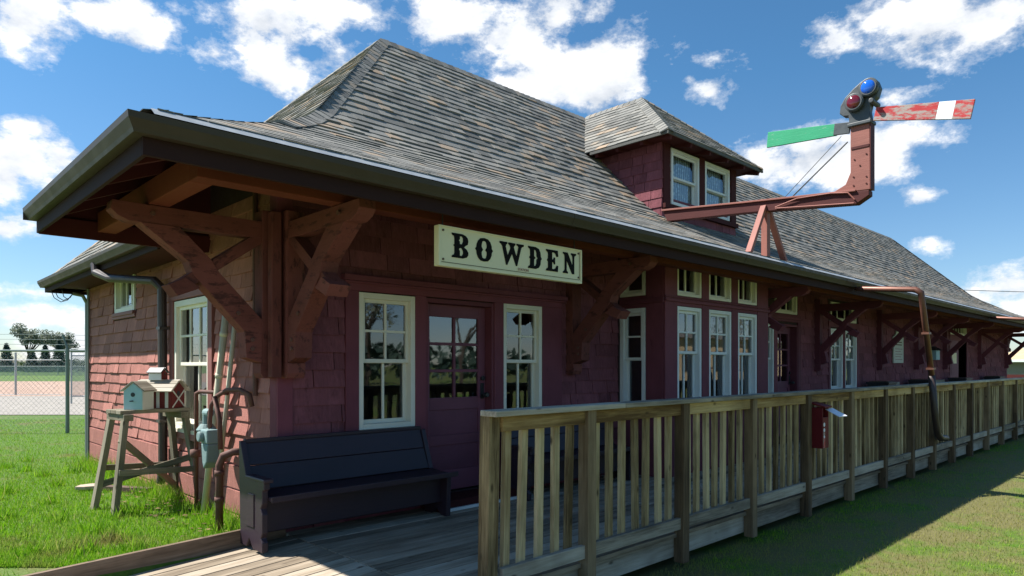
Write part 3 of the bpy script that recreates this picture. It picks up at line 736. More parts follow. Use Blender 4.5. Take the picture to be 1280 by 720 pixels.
# ---------------- downspouts and service cables on the end wall
dp=MB()
dp.tube([(-.50,3.55,2.54),(-.50,3.50,2.44),(-.42,3.25,2.36),(-.16,2.62,2.30),(-.10,2.56,2.22),(-.09,2.56,1.2),(-.09,2.56,.28),(-.10,2.60,.16)],.045,12)
dp.b2((-.14,2.50,1.78),(-.04,2.62,1.81)); dp.b2((-.14,2.50,.8),(-.04,2.62,.83))
build('downspout',dp,M['darkpipe'],station)
cd=MB(); cd.tube([(-.045,6.08,-.1),(-.045,6.08,2.30),(-.10,6.06,2.40),(-.22,6.06,2.42)],.024,8); cd.tube([(-.045,6.0,-.1),(-.045,6.0,2.49)],.016,8)
build('conduit',cd,M['conduit'],station)
cw=MB()
for i,(e,dz,yy) in enumerate(((.20,-.10,.05),(.27,-.13,-.04),(.13,-.08,.0))):
    y0=6.06; cw.tube([(-.22,y0,2.42),(-.22-e*.25,y0+yy*.4,2.42+dz*.75),(-.22-e*.55,y0+yy*.7,2.42+dz),(-.22-e*.85,y0+yy*.9,2.42+dz*.6),(-.22-e,y0+yy,2.43+.02*i)],.0055,6)
build('cable',cw,M['black'],station)
vp=MB(); vp.tube([(-.04,.36,1.15),(-.04,.36,2.9)],.022,8); build('vent_pipe',vp,M['rust'],station)

# =================================================================== DECK
deck=thing('wooden_deck',(0,-1.1,0),'weathered grey plank deck and short ramp running along the front of the station','deck')
bd=MB(); w=.14
y=-2.19
yy=-.02
while yy>-2.1:
    x=0.03
    while x<27.5:
        ln=4.3 if x>.1 else 2.2+2*rnd(); x1=min(x+ln,27.5)
        bd.b2((x+.002,yy-w+.012,ZD-.035+rnd()*.002),(x1-.002,yy,ZD-rnd()*.003)); x=x1
    yy-=w
bd.b2((.03,-2.215,ZD-.034),(27.5,yy-.006,ZD))
build('deck_boards',bd,M['deck'],deck,.003)
rp=MB(); yy=-.13; sl_=.06
while yy>-3.3:
    z0=ZD-.004; P0=V((.026,yy-w/2,z0-.017)); P1=V((-4.0,yy-w/2,z0-.017-sl_*4.0))
    rp.beam(P0,P1,w-.013,.034+rnd()*.003); yy-=w
build('ramp_boards',rp,M['deck'],deck,.003)
rj=MB(); x=.02
while x<27:
    rj.b2((x,-2.185,-.125),(min(x+3.6,27.5)-.003,-2.15,ZD-.036)); x+=3.6
build('rim_joist',rj,M['rim'],deck,.004)
eb=MB(); eb.beam((.0,-.10,ZD+.035),(-4.0,-.10,ZD+.035-.045*4),.038,.16); build('edge_board',eb,M['edge'],deck,.004)

# =================================================================== RAILING
rail=thing('deck_railing',(.2,-2.2,0),'weathered wooden railing with square balusters along the outer edge of the deck','railing')
PX=[.285,1.135,2.31,3.46,4.66,5.86,7.02,8.14,9.20,10.28,11.42,12.64,13.90,15.20,16.5,17.8]
nb=0
for i,x in enumerate(PX):
    p=MB(); z0=-.16 if i else .072; yc=-2.233 if i else -2.19
    lean=-.02 if i==0 else (rnd()-.5)*.022
    p.beam((x+lean,yc,z0),(x,yc,1.10),.088 if i else .085,.088,(0,1,0)); build('post',p,M['post'] if i else M['rail'],rail,.004)
extra=MB()
for i in range(len(PX)-1):
    a,b=PX[i]+.046,PX[i+1]-.046
    h=MB(); h.b2((a,-2.252,1.008),(b,-2.214,1.096)); build('upper_rail',h,M['header'],rail,.003)
    l=MB(); l.b2((a,-2.252,.105),(b,-2.214,.195)); build('lower_rail',l,M['rim'],rail,.003)
    nbal=5 if i==0 else 7
    for j in range(nbal):
        x=a+(b-a)*(j+.62)/(nbal+.2); 
        q=MB(); le=(rnd()-.5)*.03+ (-.02 if i==0 else 0)
        q.beam((x+le,-2.190,.135),(x,-2.190,1.05),.052,.036,(0,1,0))
        if nb<98: build('baluster',q,M['rail'],rail,.003); nb+=1
        else: extra.v+=q.v if False else []; 
        if nb>=98:
            extra.beam((x+le,-2.190,.135),(x,-2.190,1.05),.052,.036,(0,1,0))
if extra.v:
    eo=build('baluster',extra,M['rail'],rail,.003); eo['kind']='stuff'
cp=MB(); x=.235; cl=[1.25,3.6,3.6,3.6,3.6,3.6]; 
for c in cl:
    x1=min(x+c,18); cp.b2((x+.002,-2.295,1.100),(x1-.002,-2.155,1.136)); x=x1
    if x>=18: break
build('cap_rail',cp,M['rim'],rail,.005)

# =================================================================== BENCHES
def make_bench(x0,x1,label):
    t=thing('pew_bench',(x0,-.3,ZD),label,'bench','dark pew benches along the front wall')
    Ln=x1-x0
    side=[(.06,0),(.16,0),(.22,.07),(.28,.0),(.44,0),(.44,.07),(.415,.10),(.44,.14),(.44,.27),(.415,.31),(.44,.35),(.44,.44),(.47,.45),(.47,.50),(.20,.50),(.17,.50),(.06,.765),(.03,.765)]
    for xx in (x0,x1-.045):
        e=MB(); pr=[(a,b) for a,b in side]
        if xx!=x0: pr=[(.10,0),(.20,0),(.27,.06),(.34,0),(.42,0),(.43,.36),(.17,.40),(.05,.745),(.03,.745)]
        e.prism(pr,(xx,-.06,ZD),(0,-1,0),(0,0,1),(.045,0,0)); eo=build('end_panel',e,M['bench'],t,.005)
        if xx!=x0: continue
        pn=MB(); sx=xx-.008 if xx==x0 else xx+.045
        pn.prism([(.17,.16),(.31,.16),(.31,.40),(.22,.40)],(sx,-.06,ZD),(0,-1,0),(0,0,1),(.008,0,0)); build('panel',pn,M['bench'],eo,.003)
        ar=MB(); ar.b2((xx-.016,-.56,ZD+.501),(xx+.06,-.24,ZD+.53)); build('armrest',ar,M['bench'],eo,.008)
    s=MB(); s.b2((x0+.046,-.545,ZD+.365),(x1-.046,-.16,ZD+.395)); s.b2((x0+.046,-.555,ZD+.355),(x1+.03,-.546,ZD+.40)); build('seat',s,M['bench'],t,.005)
    b=MB()
    def bp(o,h): return V((0,-.06-o,ZD+h))
    def board(h0,h1,o0,o1,th):
        c0,c1=bp(o0,h0),bp(o1,h1); mid=(c0+c1)/2; ax=(c1-c0); l=ax.length; ax.normalize(); xx=V((1,0,0)); yy=ax.cross(xx)
        b.box(V(((x0+x1)/2,mid.y,mid.z)),(Ln-.094,l,th),(xx,ax,yy))
    board(.40,.575,.155,.085,.02); board(.578,.745,.082,.02,.024); 
    b.b2((x0+.046,-.105,ZD+.745),(x1-.046,-.055,ZD+.772))
    build('backrest',b,M['bench'],t,.004)
    a=MB(); a.b2((x0+.046,-.40,ZD+.12),(x1-.046,-.375,ZD+.36)); a.b2((x0+.046,-.14,ZD+.05),(x1-.046,-.12,ZD+.4)); build('apron',a,M['bench'],t,.003)
    return t
make_bench(-.36,1.36,'dark navy wooden pew bench standing at the station corner, left of the front door')
make_bench(2.32,4.05,'dark pew bench half hidden behind the railing, right of the front door')

# =================================================================== SIGN
sg=thing('station_sign',(1.42,-1.25,2.28),'cream hanging sign with black slab letters reading BOWDEN under the front eave','sign')
SX0,SX1,SZ0,SZ1,SYY=.625,2.235,2.13,2.43,-1.25
b=MB(); b.b2((SX0,SYY,SZ0),(SX1,SYY+.05,SZ1)); build('board',b,M['signface'],sg,.004)
fr=MB()
for a in ((SX0,SZ0,SX1,SZ0+.022),(SX0,SZ1-.012,SX1,SZ1),(SX0,SZ0+.022,SX0+.018,SZ1-.012),(SX1-.018,SZ0+.022,SX1,SZ1-.012)):
    fr.b2((a[0],SYY-.008,a[1]),(a[2],SYY-.001,a[3]))
build('frame',fr,M['signface'],sg,.002)
ln=MB(); ln.b2((SX0+.03,SYY-.003,SZ0+.030),(SX1-.03,SYY-.0005,SZ0+.034)); ln.b2((SX1-.032,SYY-.003,SZ0+.034),(SX1-.029,SYY-.0005,SZ1-.02))
for x in (SX0+.045,SX1-.045):
    for z in (SZ0+.052,SZ1-.035): ln.tube([(x,SYY-.006,z),(x,SYY,z)],.009,8)
build('border_line',ln,M['brown'],sg)
hk=MB()
for x in (SX0+.06,SX1-.07): hk.tube([(x,SYY+.025,SZ1),(x,SYY+.025,SZ1+.045),(x,SYY+.025,2.55)],.005,6)
build('hanger',hk,M['black'],sg)
# hand-cut slab letters: outline + holes, unit height
def mir(p): return p
LET={
'B':(.62,[[(0,0),(.42,0),(.56,.06),(.62,.16),(.62,.27),(.56,.38),(.46,.47),(.5,.52),(.6,.60),(.62,.72),(.6,.86),(.52,.95),(.4,1),(0,1),(0,.95),(.03,.9),(.08,.88),(.1,.8),(.1,.56),(.06,.5),(.1,.44),(.1,.2),(.08,.12),(.03,.1),(0,.05)],
          [(.30,.10),(.30,.30),(.26,.36),(.30,.42),(.36,.42),(.42,.30),(.42,.2),(.38,.10)],[(.30,.58),(.30,.68),(.26,.73),(.30,.78),(.30,.90),(.38,.90),(.42,.82),(.42,.70),(.38,.58)]]),
'O':(.72,[[(.36,0),(.52,.03),(.62,.14),(.68,.30),(.69,.42),(.74,.5),(.69,.58),(.68,.70),(.62,.86),(.52,.97),(.36,1),(.20,.97),(.10,.86),(.04,.70),(.03,.58),(-.02,.5),(.03,.42),(.04,.30),(.10,.14),(.20,.03)],
          [(.36,.12),(.28,.16),(.25,.30),(.25,.40),(.31,.5),(.25,.60),(.25,.70),(.28,.84),(.36,.88),(.44,.84),(.47,.70),(.47,.60),(.41,.5),(.47,.40),(.47,.30),(.44,.16)]]),
'W':(1.05,[[(.26,0),(.31,0),(.52,.52),(.70,0),(.75,0),(.93,.80),(.97,.88),(1.05,.92),(1.05,1),(.72,1),(.72,.93),(.79,.90),(.81,.84),(.72,.42),(.60,.80),(.62,.88),(.67,.92),(.67,1),(.36,1),(.36,.92),(.42,.88),(.45,.78),(.44,.72),(.33,.42),(.24,.80),(.26,.89),(.31,.93),(.31,1),(-.02,1),(-.02,.92),(.05,.88),(.09,.80)]]),
'D':(.64,[[(0,0),(.38,0),(.54,.07),(.62,.22),(.64,.42),(.69,.5),(.64,.58),(.62,.78),(.54,.93),(.38,1),(0,1),(0,.95),(.03,.9),(.08,.88),(.1,.8),(.1,.57),(.05,.5),(.1,.43),(.1,.2),(.08,.12),(.03,.1),(0,.05)],
          [(.30,.12),(.30,.42),(.37,.5),(.30,.58),(.30,.88),(.38,.84),(.42,.72),(.42,.58),(.48,.5),(.42,.42),(.42,.28),(.38,.16)]]),
'E':(.60,[[(0,0),(.60,0),(.62,.28),(.54,.30),(.48,.16),(.40,.11),(.31,.11),(.31,.43),(.36,.43),(.40,.34),(.46,.34),(.46,.66),(.40,.66),(.36,.56),(.31,.56),(.31,.89),(.40,.89),(.48,.84),(.54,.70),(.62,.72),(.60,1),(0,1),(0,.95),(.03,.9),(.08,.88),(.1,.8),(.1,.57),(.05,.5),(.1,.43),(.1,.2),(.08,.12),(.03,.1),(0,.05)]]),
'N':(.72,[[(0,0),(.27,0),(.27,.07),(.21,.12),(.20,.2),(.20,.62),(.50,0),(.62,0),(.62,.80),(.64,.88),(.72,.93),(.72,1),(.44,1),(.44,.93),(.50,.88),(.52,.8),(.52,.40),(.26,1),(0,1),(0,.93),(.07,.88),(.09,.8),(.09,.2),(.07,.12),(0,.07)]]),
}
def curve_mesh(name,splines,depth):
    cu=bpy.data.curves.new(name,'CURVE'); cu.dimensions='2D'; cu.fill_mode='BOTH'; cu.extrude=depth
    for pts in splines:
        sp=cu.splines.new('POLY'); sp.points.add(len(pts)-1)
        for q,(a,b) in zip(sp.points,pts): q.co=(a,b,0,1)
        sp.use_cyclic_u=True
    ob=bpy.data.objects.new(name,cu); COL.objects.link(ob)
    me=bpy.data.meshes.new_from_object(ob.evaluated_get(bpy.context.evaluated_depsgraph_get()))
    bpy.data.objects.remove(ob); bpy.data.curves.remove(cu); return me
def text_mesh(name,txt,size,depth=.0008):
    cu=bpy.data.curves.new(name,'FONT'); cu.body=txt; cu.size=size; cu.extrude=depth; cu.align_x='CENTER'
    ob=bpy.data.objects.new(name,cu); COL.objects.link(ob); 
    me=bpy.data.meshes.new_from_object(ob.evaluated_get(bpy.context.evaluated_depsgraph_get()))
    bpy.data.objects.remove(ob); bpy.data.curves.remove(cu); return me
def mesh_part(name,me,mat,parent,loc):
    me.materials.clear(); me.materials.append(mat); me.name=name
    if 'gco' not in me.attributes:
        a=me.attributes.new('gco','FLOAT_VECTOR','POINT'); c=np.zeros(len(me.vertices)*3,dtype=np.float32); me.vertices.foreach_get('co',c); a.data.foreach_set('vector',c)
    o=bpy.data.objects.new(name,me); COL.objects.link(o); o.parent=parent; o.location=V(loc)-origin(parent); o.rotation_euler=(math.radians(90),0,0); ORG[o.name]=V(loc); return o
ch=.182; LW=dict(B=1.42,O=1.32,W=1.38,D=1.30,E=1.36,N=1.32)
for c,x in zip('BOWDEN',(.750,.985,1.240,1.555,1.770,1.985)):
    wd,spl=LET[c]; hh=ch
    me=curve_mesh('letter',[[(a*hh*LW[c],b*hh) for a,b in s] for s in spl],.0015)
    mesh_part('letter',me,M['ink'],sg,(x,SYY-.003,SZ0+.075))
mesh_part('small_lettering',text_mesh('small','STATION',.030),M['redink'],sg,(1.50,SYY-.003,SZ0+.043))

# =================================================================== SEMAPHORE
SXX=6.0
sm=thing('semaphore_signal',(SXX,-1.2,2.8),'railway semaphore signal on a red beam with red and green arms and two round lenses','signal')
b=MB(); b.prism([(-.35,3.62),(-.28,3.47),(.9,3.40),(2.28,3.28),(2.42,3.36),(2.42,3.42),(.9,3.52)],(SXX-.06,0,0),(0,-1,0),(0,0,1),(.12,0,0)); build('beam',b,M['semdark'],sm,.006)
b=MB(); b.prism([(-.36,3.625),(.9,3.525),(2.28,3.425),(2.28,3.445),(.9,3.547),(-.36,3.65)],(SXX-.085,0,0),(0,-1,0),(0,0,1),(.17,0,0)); build('flange',b,M['semred'],sm,.003)
b=MB(); b.prism([(1.98,3.447),(2.43,3.425),(2.43,3.66),(2.425,4.22),(2.215,4.22),(2.215,3.66),(2.16,3.53)],(SXX-.055,0,0),(0,-1,0),(0,0,1),(.11,0,0)); build('post',b,M['semred'],sm,.006)
b=MB(); b.b2((SXX-.065,-2.44,3.425),(SXX+.065,-2.431,4.19)); b.b2((SXX-.063,-2.42,3.92),(SXX-.055,-2.225,3.95)); 
for yz in ((2.25,3.50),(2.39,3.50),(2.25,3.60),(2.39,3.58),(2.32,3.72),(2.26,3.80),(2.39,3.84)): b.tube([(SXX-.063,-yz[0],yz[1]),(SXX-.05,-yz[0],yz[1])],.010,6)
build('side_plate',b,M['semdark'],sm,.002)
b=MB(); b.beam((SXX,-1.16,2.80),(SXX,-1.16,3.42),.09,.08,(0,1,0)); build('support_post',b,M['semred'],sm,.004)
for sgn in (-1,1):
    b=MB(); b.beam((SXX+sgn*.50,-1.18,2.79),(SXX+sgn*.05,-1.16,3.44),.05,.075,(0,1,0)); build('support_leg',b,M['semred'],sm,.004)
b=MB(); b.tube([(SXX-.04,-1.52,3.50),(SXX-.04,-2.18,4.03)],.008,6); b.tube([(SXX-.05,-1.42,3.50),(SXX-.02,-2.10,4.12)],.004,6); build('stay_rod',b,M['black'],sm)
b=MB(); b.tube([(SXX-.075,-1.32,3.40),(SXX-.085,-1.6,3.46),(SXX-.085,-2.0,3.45),(SXX-.085,-2.2,3.42),(SXX-.08,-2.27,3.33)],.008,6); b.tube([(SXX-.075,-1.32,3.385),(SXX-.075,-2.26,3.29)],.009,6); build('operating_rod',b,M['semred'],sm)
# cast lamp head
hd=MB(); hd.prism([(2.20,4.22),(2.44,4.20),(2.42,4.33),(2.44,4.42),(2.50,4.47),(2.53,4.57),(2.50,4.66),(2.42,4.70),(2.33,4.69),(2.24,4.63),(2.15,4.55),(2.10,4.47),(2.09,4.38),(2.13,4.34),(2.19,4.33)],(SXX-.05,0,0),(0,-1,0),(0,0,1),(.10,0,0))
hd.b2((SXX-.09,-2.45,4.185),(SXX+.09,-2.19,4.225)); 
for yz,r_ in (((-2.27,4.455),.105),((-2.425,4.585),.105)):
    y0,z0=yz; hd.tube([(SXX-.05,y0,z0),(SXX-.11,y0,z0)],r_,24)
hd.tube([(SXX-.12,-2.46,4.42),(SXX+.12,-2.46,4.42)],.03,10)
head=build('lamp_head',hd,M['iron'],sm,.008)
def lens(y,z,mat):
    q=MB(); q.tube([(SXX-.111,y,z),(SXX-.122,y,z),(SXX-.133,y,z),(SXX-.140,y,z)],[.080,.074,.05,.015],24); build('lens',q,M[mat],head,0,True)
    q=MB(); n=24
    q.tube([(SXX-.109,y,z),(SXX-.119,y,z)],.092,24); build('lens_rim',q,M['iron'],head,.002)
lens(-2.27,4.455,'lensred'); lens(-2.425,4.585,'lensblue')
# arms
def arm(y0,z0,y1,z1,w0,w1,x,mat,nm='arm',th=.03):
    q=MB(); d=V((0,y1-y0,z1-z0)).normalized(); up=V((0,-d.z,d.y))*(1 if d.y>0 else -1)
    a,b_=V((x,y0,z0)),V((x,y1,z1))
    P=[a-up*w0/2,b_-up*w1/2,b_+up*w1/2,a+up*w0/2]; P+= [p+V((th,0,0)) for p in P]; l=(b_-a).length
    G=[(0,0,0),(l,0,0),(l,w1,0),(0,w0,0)]*2
    q.hexa(P,G); return build(nm,q,mat if not isinstance(mat,str) else M[mat],sm,.003)
def lerp(a,b,t): return a+(b-a)*t
y0,z0,y1,z1=-2.47,4.285,-3.42,4.085; w0,w1=.150,.20
def seg(t0,t1,mat,nm): return arm(lerp(y0,y1,t0),lerp(z0,z1,t0),lerp(y0,y1,t1),lerp(z0,z1,t1),lerp(w0,w1,t0),lerp(w1*0+w0,w1,t1),SXX-.03,mat,nm)
ra=seg(0,.66,'redblade','red_arm'); s2=seg(.66,.825,'whiteblade','white_band'); s3=seg(.825,1,'redblade','red_arm_tip')
arm(-2.20,4.195,-2.02,4.218,.13,.135,SXX-.035,'iron','arm_casting'); arm(-2.05,4.214,-1.19,4.295,.138,.195,SXX-.02,'green','green_arm')

# =================================================================== SAWHORSE + BIRDHOUSES
def view_axes(deg):
    a=math.radians(deg); x=(RT*math.cos(a)+FW*math.sin(a)).normalized(); return x,V((-x.y,x.x,0)),V((0,0,1))
sx,sy,sz=view_axes(50)
SC=dr(6.62,-3.54,0.03)
sh=thing('sawhorse_table',SC,'weathered wooden sawhorse table carrying birdhouses on the grass by the end wall','table')
def sp(a,b,z): return SC+sx*a+sy*b+V((0,0,z-SC.z))
t=MB()
for bb in (-.118,.0,.118): t.box(sp(0,bb,.965),(.64,.114,.035),(sx,sy,sz))
build('table_top',t,M['saw'],sh,.004)
t=SB(); 
for a in (-.26,.26): t.box(sp(a,0,.915),(.085,.42,.06),(sx,sy,sz))
build_each('cross_piece',t,M['saw'],sh,.004)
for a in (-1,1):
    for bb in (-1,1):
        q=MB(); q.beam(sp(a*.27,bb*.16,.945),sp(a*.40,bb*.25,.0),.075,.05,sx); build('leg',q,M['saw'],sh,.004)
t=MB()
for bb in (-1,1): t.beam(sp(-.36,bb*.245,.42),sp(.36,bb*.245,.38),.03,.055)
t.beam(sp(-.32,-.17,.72),sp(.37,.22,.14),.03,.06); t.beam(sp(-.36,.22,.26),sp(.33,-.2,.5),.03,.06)
build('stretcher',t,M['saw'],sh,.004)
def birdhouse(c,ax,w,d,h,rh,ov,mats,label,hole=True,name='birdhouse',peg=True,stripes=0):
    x,y,z=ax; c=V(c)
    t=thing(name,c,label,'birdhouse','birdhouses on the sawhorse table')
    b=MB(); prof=[(-w/2,0),(w/2,0),(w/2,h),(0,h+rh),(-w/2,h)]
    b.prism(prof,c-y*(d/2),x,z,y*d); build('body',b,M[mats[0]],t,.002)
    f=MB(); f.prism([(-w/2+.006,.006),(w/2-.006,.006),(w/2-.006,h-.006),(0,h+rh-.012),(-w/2+.006,h-.006)],c-y*(d/2+.005),x,z,y*.0045); build('front',f,M[mats[1]],t)
    r=MB(); sl=math.hypot(w/2+ov,rh*(w/2+ov)/(w/2)); 
    for sgn in (-1,1):
        dirv=(x*sgn*(w/2)-z*rh).normalized(); nn=(z*(w/2)+x*sgn*rh).normalized(); mid=c+z*(h+rh)+dirv*(sl/2)+nn*.008
        r.box(mid,(sl,d+2*ov,.012),(dirv,y*sgn if True else y,nn))
    if stripes:
        for sgn in (-1,1):
            dirv=(x*sgn*(w/2)-z*rh).normalized(); nn=(z*(w/2)+x*sgn*rh).normalized()
            for q_ in (.12,.45,.78): r.box(c+z*(h+rh)+dirv*(sl*q_+.03)+nn*.019,(sl*.30,d+2*ov+.01,.010),(dirv,y*sgn,nn))
    build('roof',r,M[mats[2]],t,.002)
    if hole:
        q=MB(); q.tube([c-y*(d/2+.0055)+z*h*.78,c-y*(d/2+.008)+z*h*.78],w*.11,14)
        if peg: q.tube([c-y*(d/2+.004)+z*h*.46,c-y*(d/2+.05)+z*h*.46],.006,8)
        build('entrance_hole',q,M['black'],t)
    if stripes:
        q=MB()
        for i in range(stripes):
            a=-d/2+d*(i+.5)/stripes
            q.box(c+x*(-w/2-.003)+y*a+z*(h*.5),(.005,d/stripes*.35,h*.94),(x,y,z)); q.box(c+x*(w/2+.003)+y*a+z*(h*.5),(.005,d/stripes*.35,h*.94),(x,y,z))
        for sgn in (-1,1): q.beam(c-y*(d/2+.008)+x*sgn*w*.45+z*.01,c-y*(d/2+.008)-x*sgn*w*.45+z*h*.95,.006,.012)
        build('trim_board',q,M['whitewood'],t)
    return t
bx,by,bz=view_axes(-4)   # blue house: front turned to the left of the view
birdhouse(sp(-.13,-.10,.983),(bx,by,bz),.190,.170,.185,.075,.018,('whitewood','bluehouse','paleroof'),'pale blue and white birdhouse with a round black hole, foremost on the sawhorse table')
cx_,cy_,cz_=view_axes(84)
birdhouse(sp(.12,.02,.983),(cx_,cy_,cz_),.22,.36,.185,.085,.03,('redwood','redwood','paleroof'),'large red barn-shaped birdhouse with white trim and pale plank roof behind the blue one',True,'birdhouse',False,4)
birdhouse(sp(.10,.035,1.257),(cx_,cy_,cz_),.10,.13,.075,.04,.012,('whitewood','redwood','black'),'tiny red and white birdhouse perched on the roof of the larger red one',True,'birdhouse',False)

# =================================================================== PIPES BY THE END WALL
pw=MB(); pw.tube([(-.13,1.27,.02),(-.11,.80,1.84)],.030,12)
for t_ in (.70,.90): pw.tube([V((-.13,1.27,.02)).lerp(V((-.11,.80,1.84)),t_),V((-.13,1.27,.02)).lerp(V((-.11,.80,1.84)),t_+.02)],.035,12)
tag(build('leaning_pole',pw,M['palepole'],None,0,True),'thicker pale banded pole leaning against the end wall beside the gas meter','pole','pale poles leaning on the wall')
pw=MB(); pw.tube([(-.07,1.16,.02),(-.07,.68,1.86)],.020,10)
tag(build('leaning_pole',pw,M['palepole'],None,0,True),'thinner plain pale pole leaning right behind the thick banded one','pole','pale poles leaning on the wall')
gm=thing('gas_meter',(-.26,.85,0),'pale blue-grey gas meter with rusty pipes on the end wall behind the bench','gas meter')
b=MB(); c=V((-.24,.80,.745))
b.b2(c+V((-.06,-.075,-.01)),c+V((.06,.075,.11))); b.prism([(-.075,0),(.075,0),(.05,-.16),(-.02,-.22),(-.05,-.16)],c+V((-.055,0,-.01)),(0,-1,0),(0,0,1),(.11,0,0))
b.tube([c+V((-.06,.02,.05)),c+V((-.10,.02,.05))],.045,16); build('meter_body',b,M['meter'],gm,.012)
b=MB(); c2=V((-.22,.95,.84)); b.tube([c2+V((0,0,-.03)),c2,c2+V((0,0,.05))],[.07,.085,.05],16); b.tube([c2+V((0,.0,.05)),c2+V((0,0,.14))],.035,12); b.tube([c2+V((0,.02,.15)),c2+V((0,-.10,.15))],.035,12); b.tube([c2+V((0,-.05,0)),c2+V((0,-.16,0))],.03,12); build('regulator',b,M['meter'],gm,.004)
b=MB()
b.tube([(-.24,.82,.86),(-.24,.82,.92),(-.24,.79,1.06),(-.20,.76,1.14),(-.16,.66,1.19),(-.12,.48,1.20),(-.08,.38,1.16),(-.06,.37,1.06)],.019,10)
b.tube([(-.28,.50,-.02),(-.28,.50,.58),(-.26,.47,.66),(-.20,.42,.69),(-.06,.38,.69)],.030,12)
b.tube([(-.26,.66,1.14),(-.24,.60,.95),(-.24,.58,.70)],.020,10)
for z in (.28,.50): b.tube([(-.28,.50,z),(-.28,.50,z+.04)],.038,12)
build('pipe',b,M['rust'],gm,0,True)
b=MB(); b.tube([(-.15,1.40,.02),(-.15,1.40,1.14),(-.13,1.36,1.16),(-.10,.8,1.16)],.018,10); b.tube([(-.16,1.40,.55),(-.16,1.40,.62)],.045,10); build('riser_pipe',b,M['rust'],gm,0,True)

# board and slab lying in the grass
pk=MB(); pk.beam((-.16,2.72,.07),(-.50,3.35,.06),.09,.05); tag(build('grass_plank',pk,M['brown'],None,.004,False,(-.33,3.0,.04)),'dark wooden plank lying on the grass under the sawhorse table','plank')
pk=MB(); pk.prism([(0,0),(.10,-.03),(.26,-.01),(.34,.06),(.30,.15),(.12,.18),(.02,.12)],(-.72,3.42,.045),(.9,-.4,0),(.4,.9,0),(0,0,.04)); tag(build('splash_slab',pk,M['stone'],None,.006,False,(-.6,3.4,.04)),'pale flat slab lying on the grass at the end of the dark plank','slab')

# =================================================================== COPPER DOWNSPOUTS
def downspout(dx,label):
    t=thing('copper_downspout',(8.4+dx,-2.3,0),label,'drainpipe','copper downspouts from the front gutter')
    q=MB(); q.tube([(8.42+dx,-1.40,2.56),(8.41+dx,-1.52,2.55),(8.18+dx,-2.28,2.46),(8.20+dx,-2.345,2.41),(8.28+dx,-2.35,2.2),(8.72+dx,-2.345,1.22)],[.030,.040,.040,.042,.040,.040],10); build('upper_pipe',q,M['copper'],t,0,True)
    q=MB(); q.tube([(8.70+dx,-2.345,1.26),(8.90+dx,-2.345,.62),(8.99+dx,-2.35,.40),(9.10+dx,-2.36,.33),(9.34+dx,-2.37,.31)],[.047,.047,.047,.047,.05],10); build('lower_pipe',q,M['darkpipe'],t,0,True)  # dark pipe material here stands for the shade the copper reflects lower down
    q=MB(); q.b2((8.60+dx,-2.395,1.34),(8.72+dx,-2.30,1.37)); q.b2((8.38+dx,-2.395,1.84),(8.50+dx,-2.30,1.87)); build('strap',q,M['copper'],t)
    return t
downspout(0,'copper downspout leaning from the gutter down across the outside of the railing')
downspout(8.9,'far copper downspout leaving the gutter at the right end of the station')

# =================================================================== LEAFLET BOX
lb=thing('leaflet_box',(4.82,-2.3,.75),'red wooden leaflet box with a white brochure sticking out, fixed to the railing','leaflet box')
q=MB(); x0,x1,y0,y1,z0,z1=4.715,4.875,-2.38,-2.257,.545,.965
q.b2((x0,y0,z0),(x0+.015,y1,z1)); q.b2((x1-.015,y0,z0),(x1,y1,z1)); q.b2((x0+.015,y1-.012,z0),(x1-.015,y1,z1)); q.b2((x0+.015,y0,z0),(x1-.015,y0+.012,z1-.10)); q.b2((x0+.015,y0+.012,z0),(x1-.015,y1-.012,z0+.012))
build('box',q,M['boxred'],lb,.003)
q=MB(); q.prism([(-.03,.0),(.17,.05),(.17,.066),(-.03,.016)],(x0-.012,y0,z1-.0),(0,1,0),(0,0,1),(x1-x0+.024,0,0)); build('lid',q,M['boxred'],lb,.003)
q=MB(); q.box((4.86,-2.46,.915),(.11,.19,.006),(V((.93,-.35,.05)).normalized(),V((.33,.88,.36)).normalized(),V((-.17,-.30,.93)).normalized())); build('brochure',q,M['paper'],lb)
for z,s in ((.665,.016),(.735,.020),(.79,.022)): q=MB(); q.tube([(4.755,y0-.004,z),(4.755,y0-.0005,z)],s,8); build('emblem',q,M['paper'],lb)
q=MB(); q.b2((4.735,y0-.003,.55),(4.775,y0-.0003,.66)); q.b2((4.735,y0-.003,.682),(4.775,y0-.0003,.714)); build('red_stripe',q,M['redblade'],lb)

# =================================================================== SMALL THINGS ON THE FRONT WALL
pq=thing('wall_plaque',(15.0,-.03,1.5),'pale arched plaque mounted on the maroon wall between two brackets','plaque')
q=MB(); q.prism([(14.68,1.46),(15.38,1.46),(15.38,2.06),(15.22,2.13),(15.16,2.22),(14.90,2.22),(14.84,2.13),(14.68,2.06)],(0,-.03,0),(1,0,0),(0,0,1),(0,-.03,0)); build('tablet',q,M['plaque'],pq,.006)
q=MB()
q.tube([(15.03,-.064,2.06),(15.03,-.0605,2.06)],.055,10)
for i in range(2): q.b2((14.82,-.063,1.93-.06*i),(15.24,-.0605,1.955-.06*i))
build('plaque_text',q,M['brown'],pq)
q=MB()
for i in range(5): q.b2((14.78,-.062,1.78-.06*i),(15.28-.1*(i%2),-.0604,1.792-.06*i))
build('plaque_fine_print',q,M['redink'],pq)
no=MB(); no.b2((19.72,-.044,1.46),(20.18,-.035,1.76)); nt_=build('paper_notice',no,M['signface'],None,0,False,(19.95,-.04,1.46)); tag(nt_,'pale paper notice pinned on the far maroon door','notice')
bl=thing('wall_box',(18.0,-.1,1.6),'small pale blue box with a dark hood on the wall behind the copper downspout','wall box')
q=MB(); q.b2((17.78,-.14,1.55),(18.10,-.004,1.80)); build('case',q,M['bluehouse'],bl,.01)
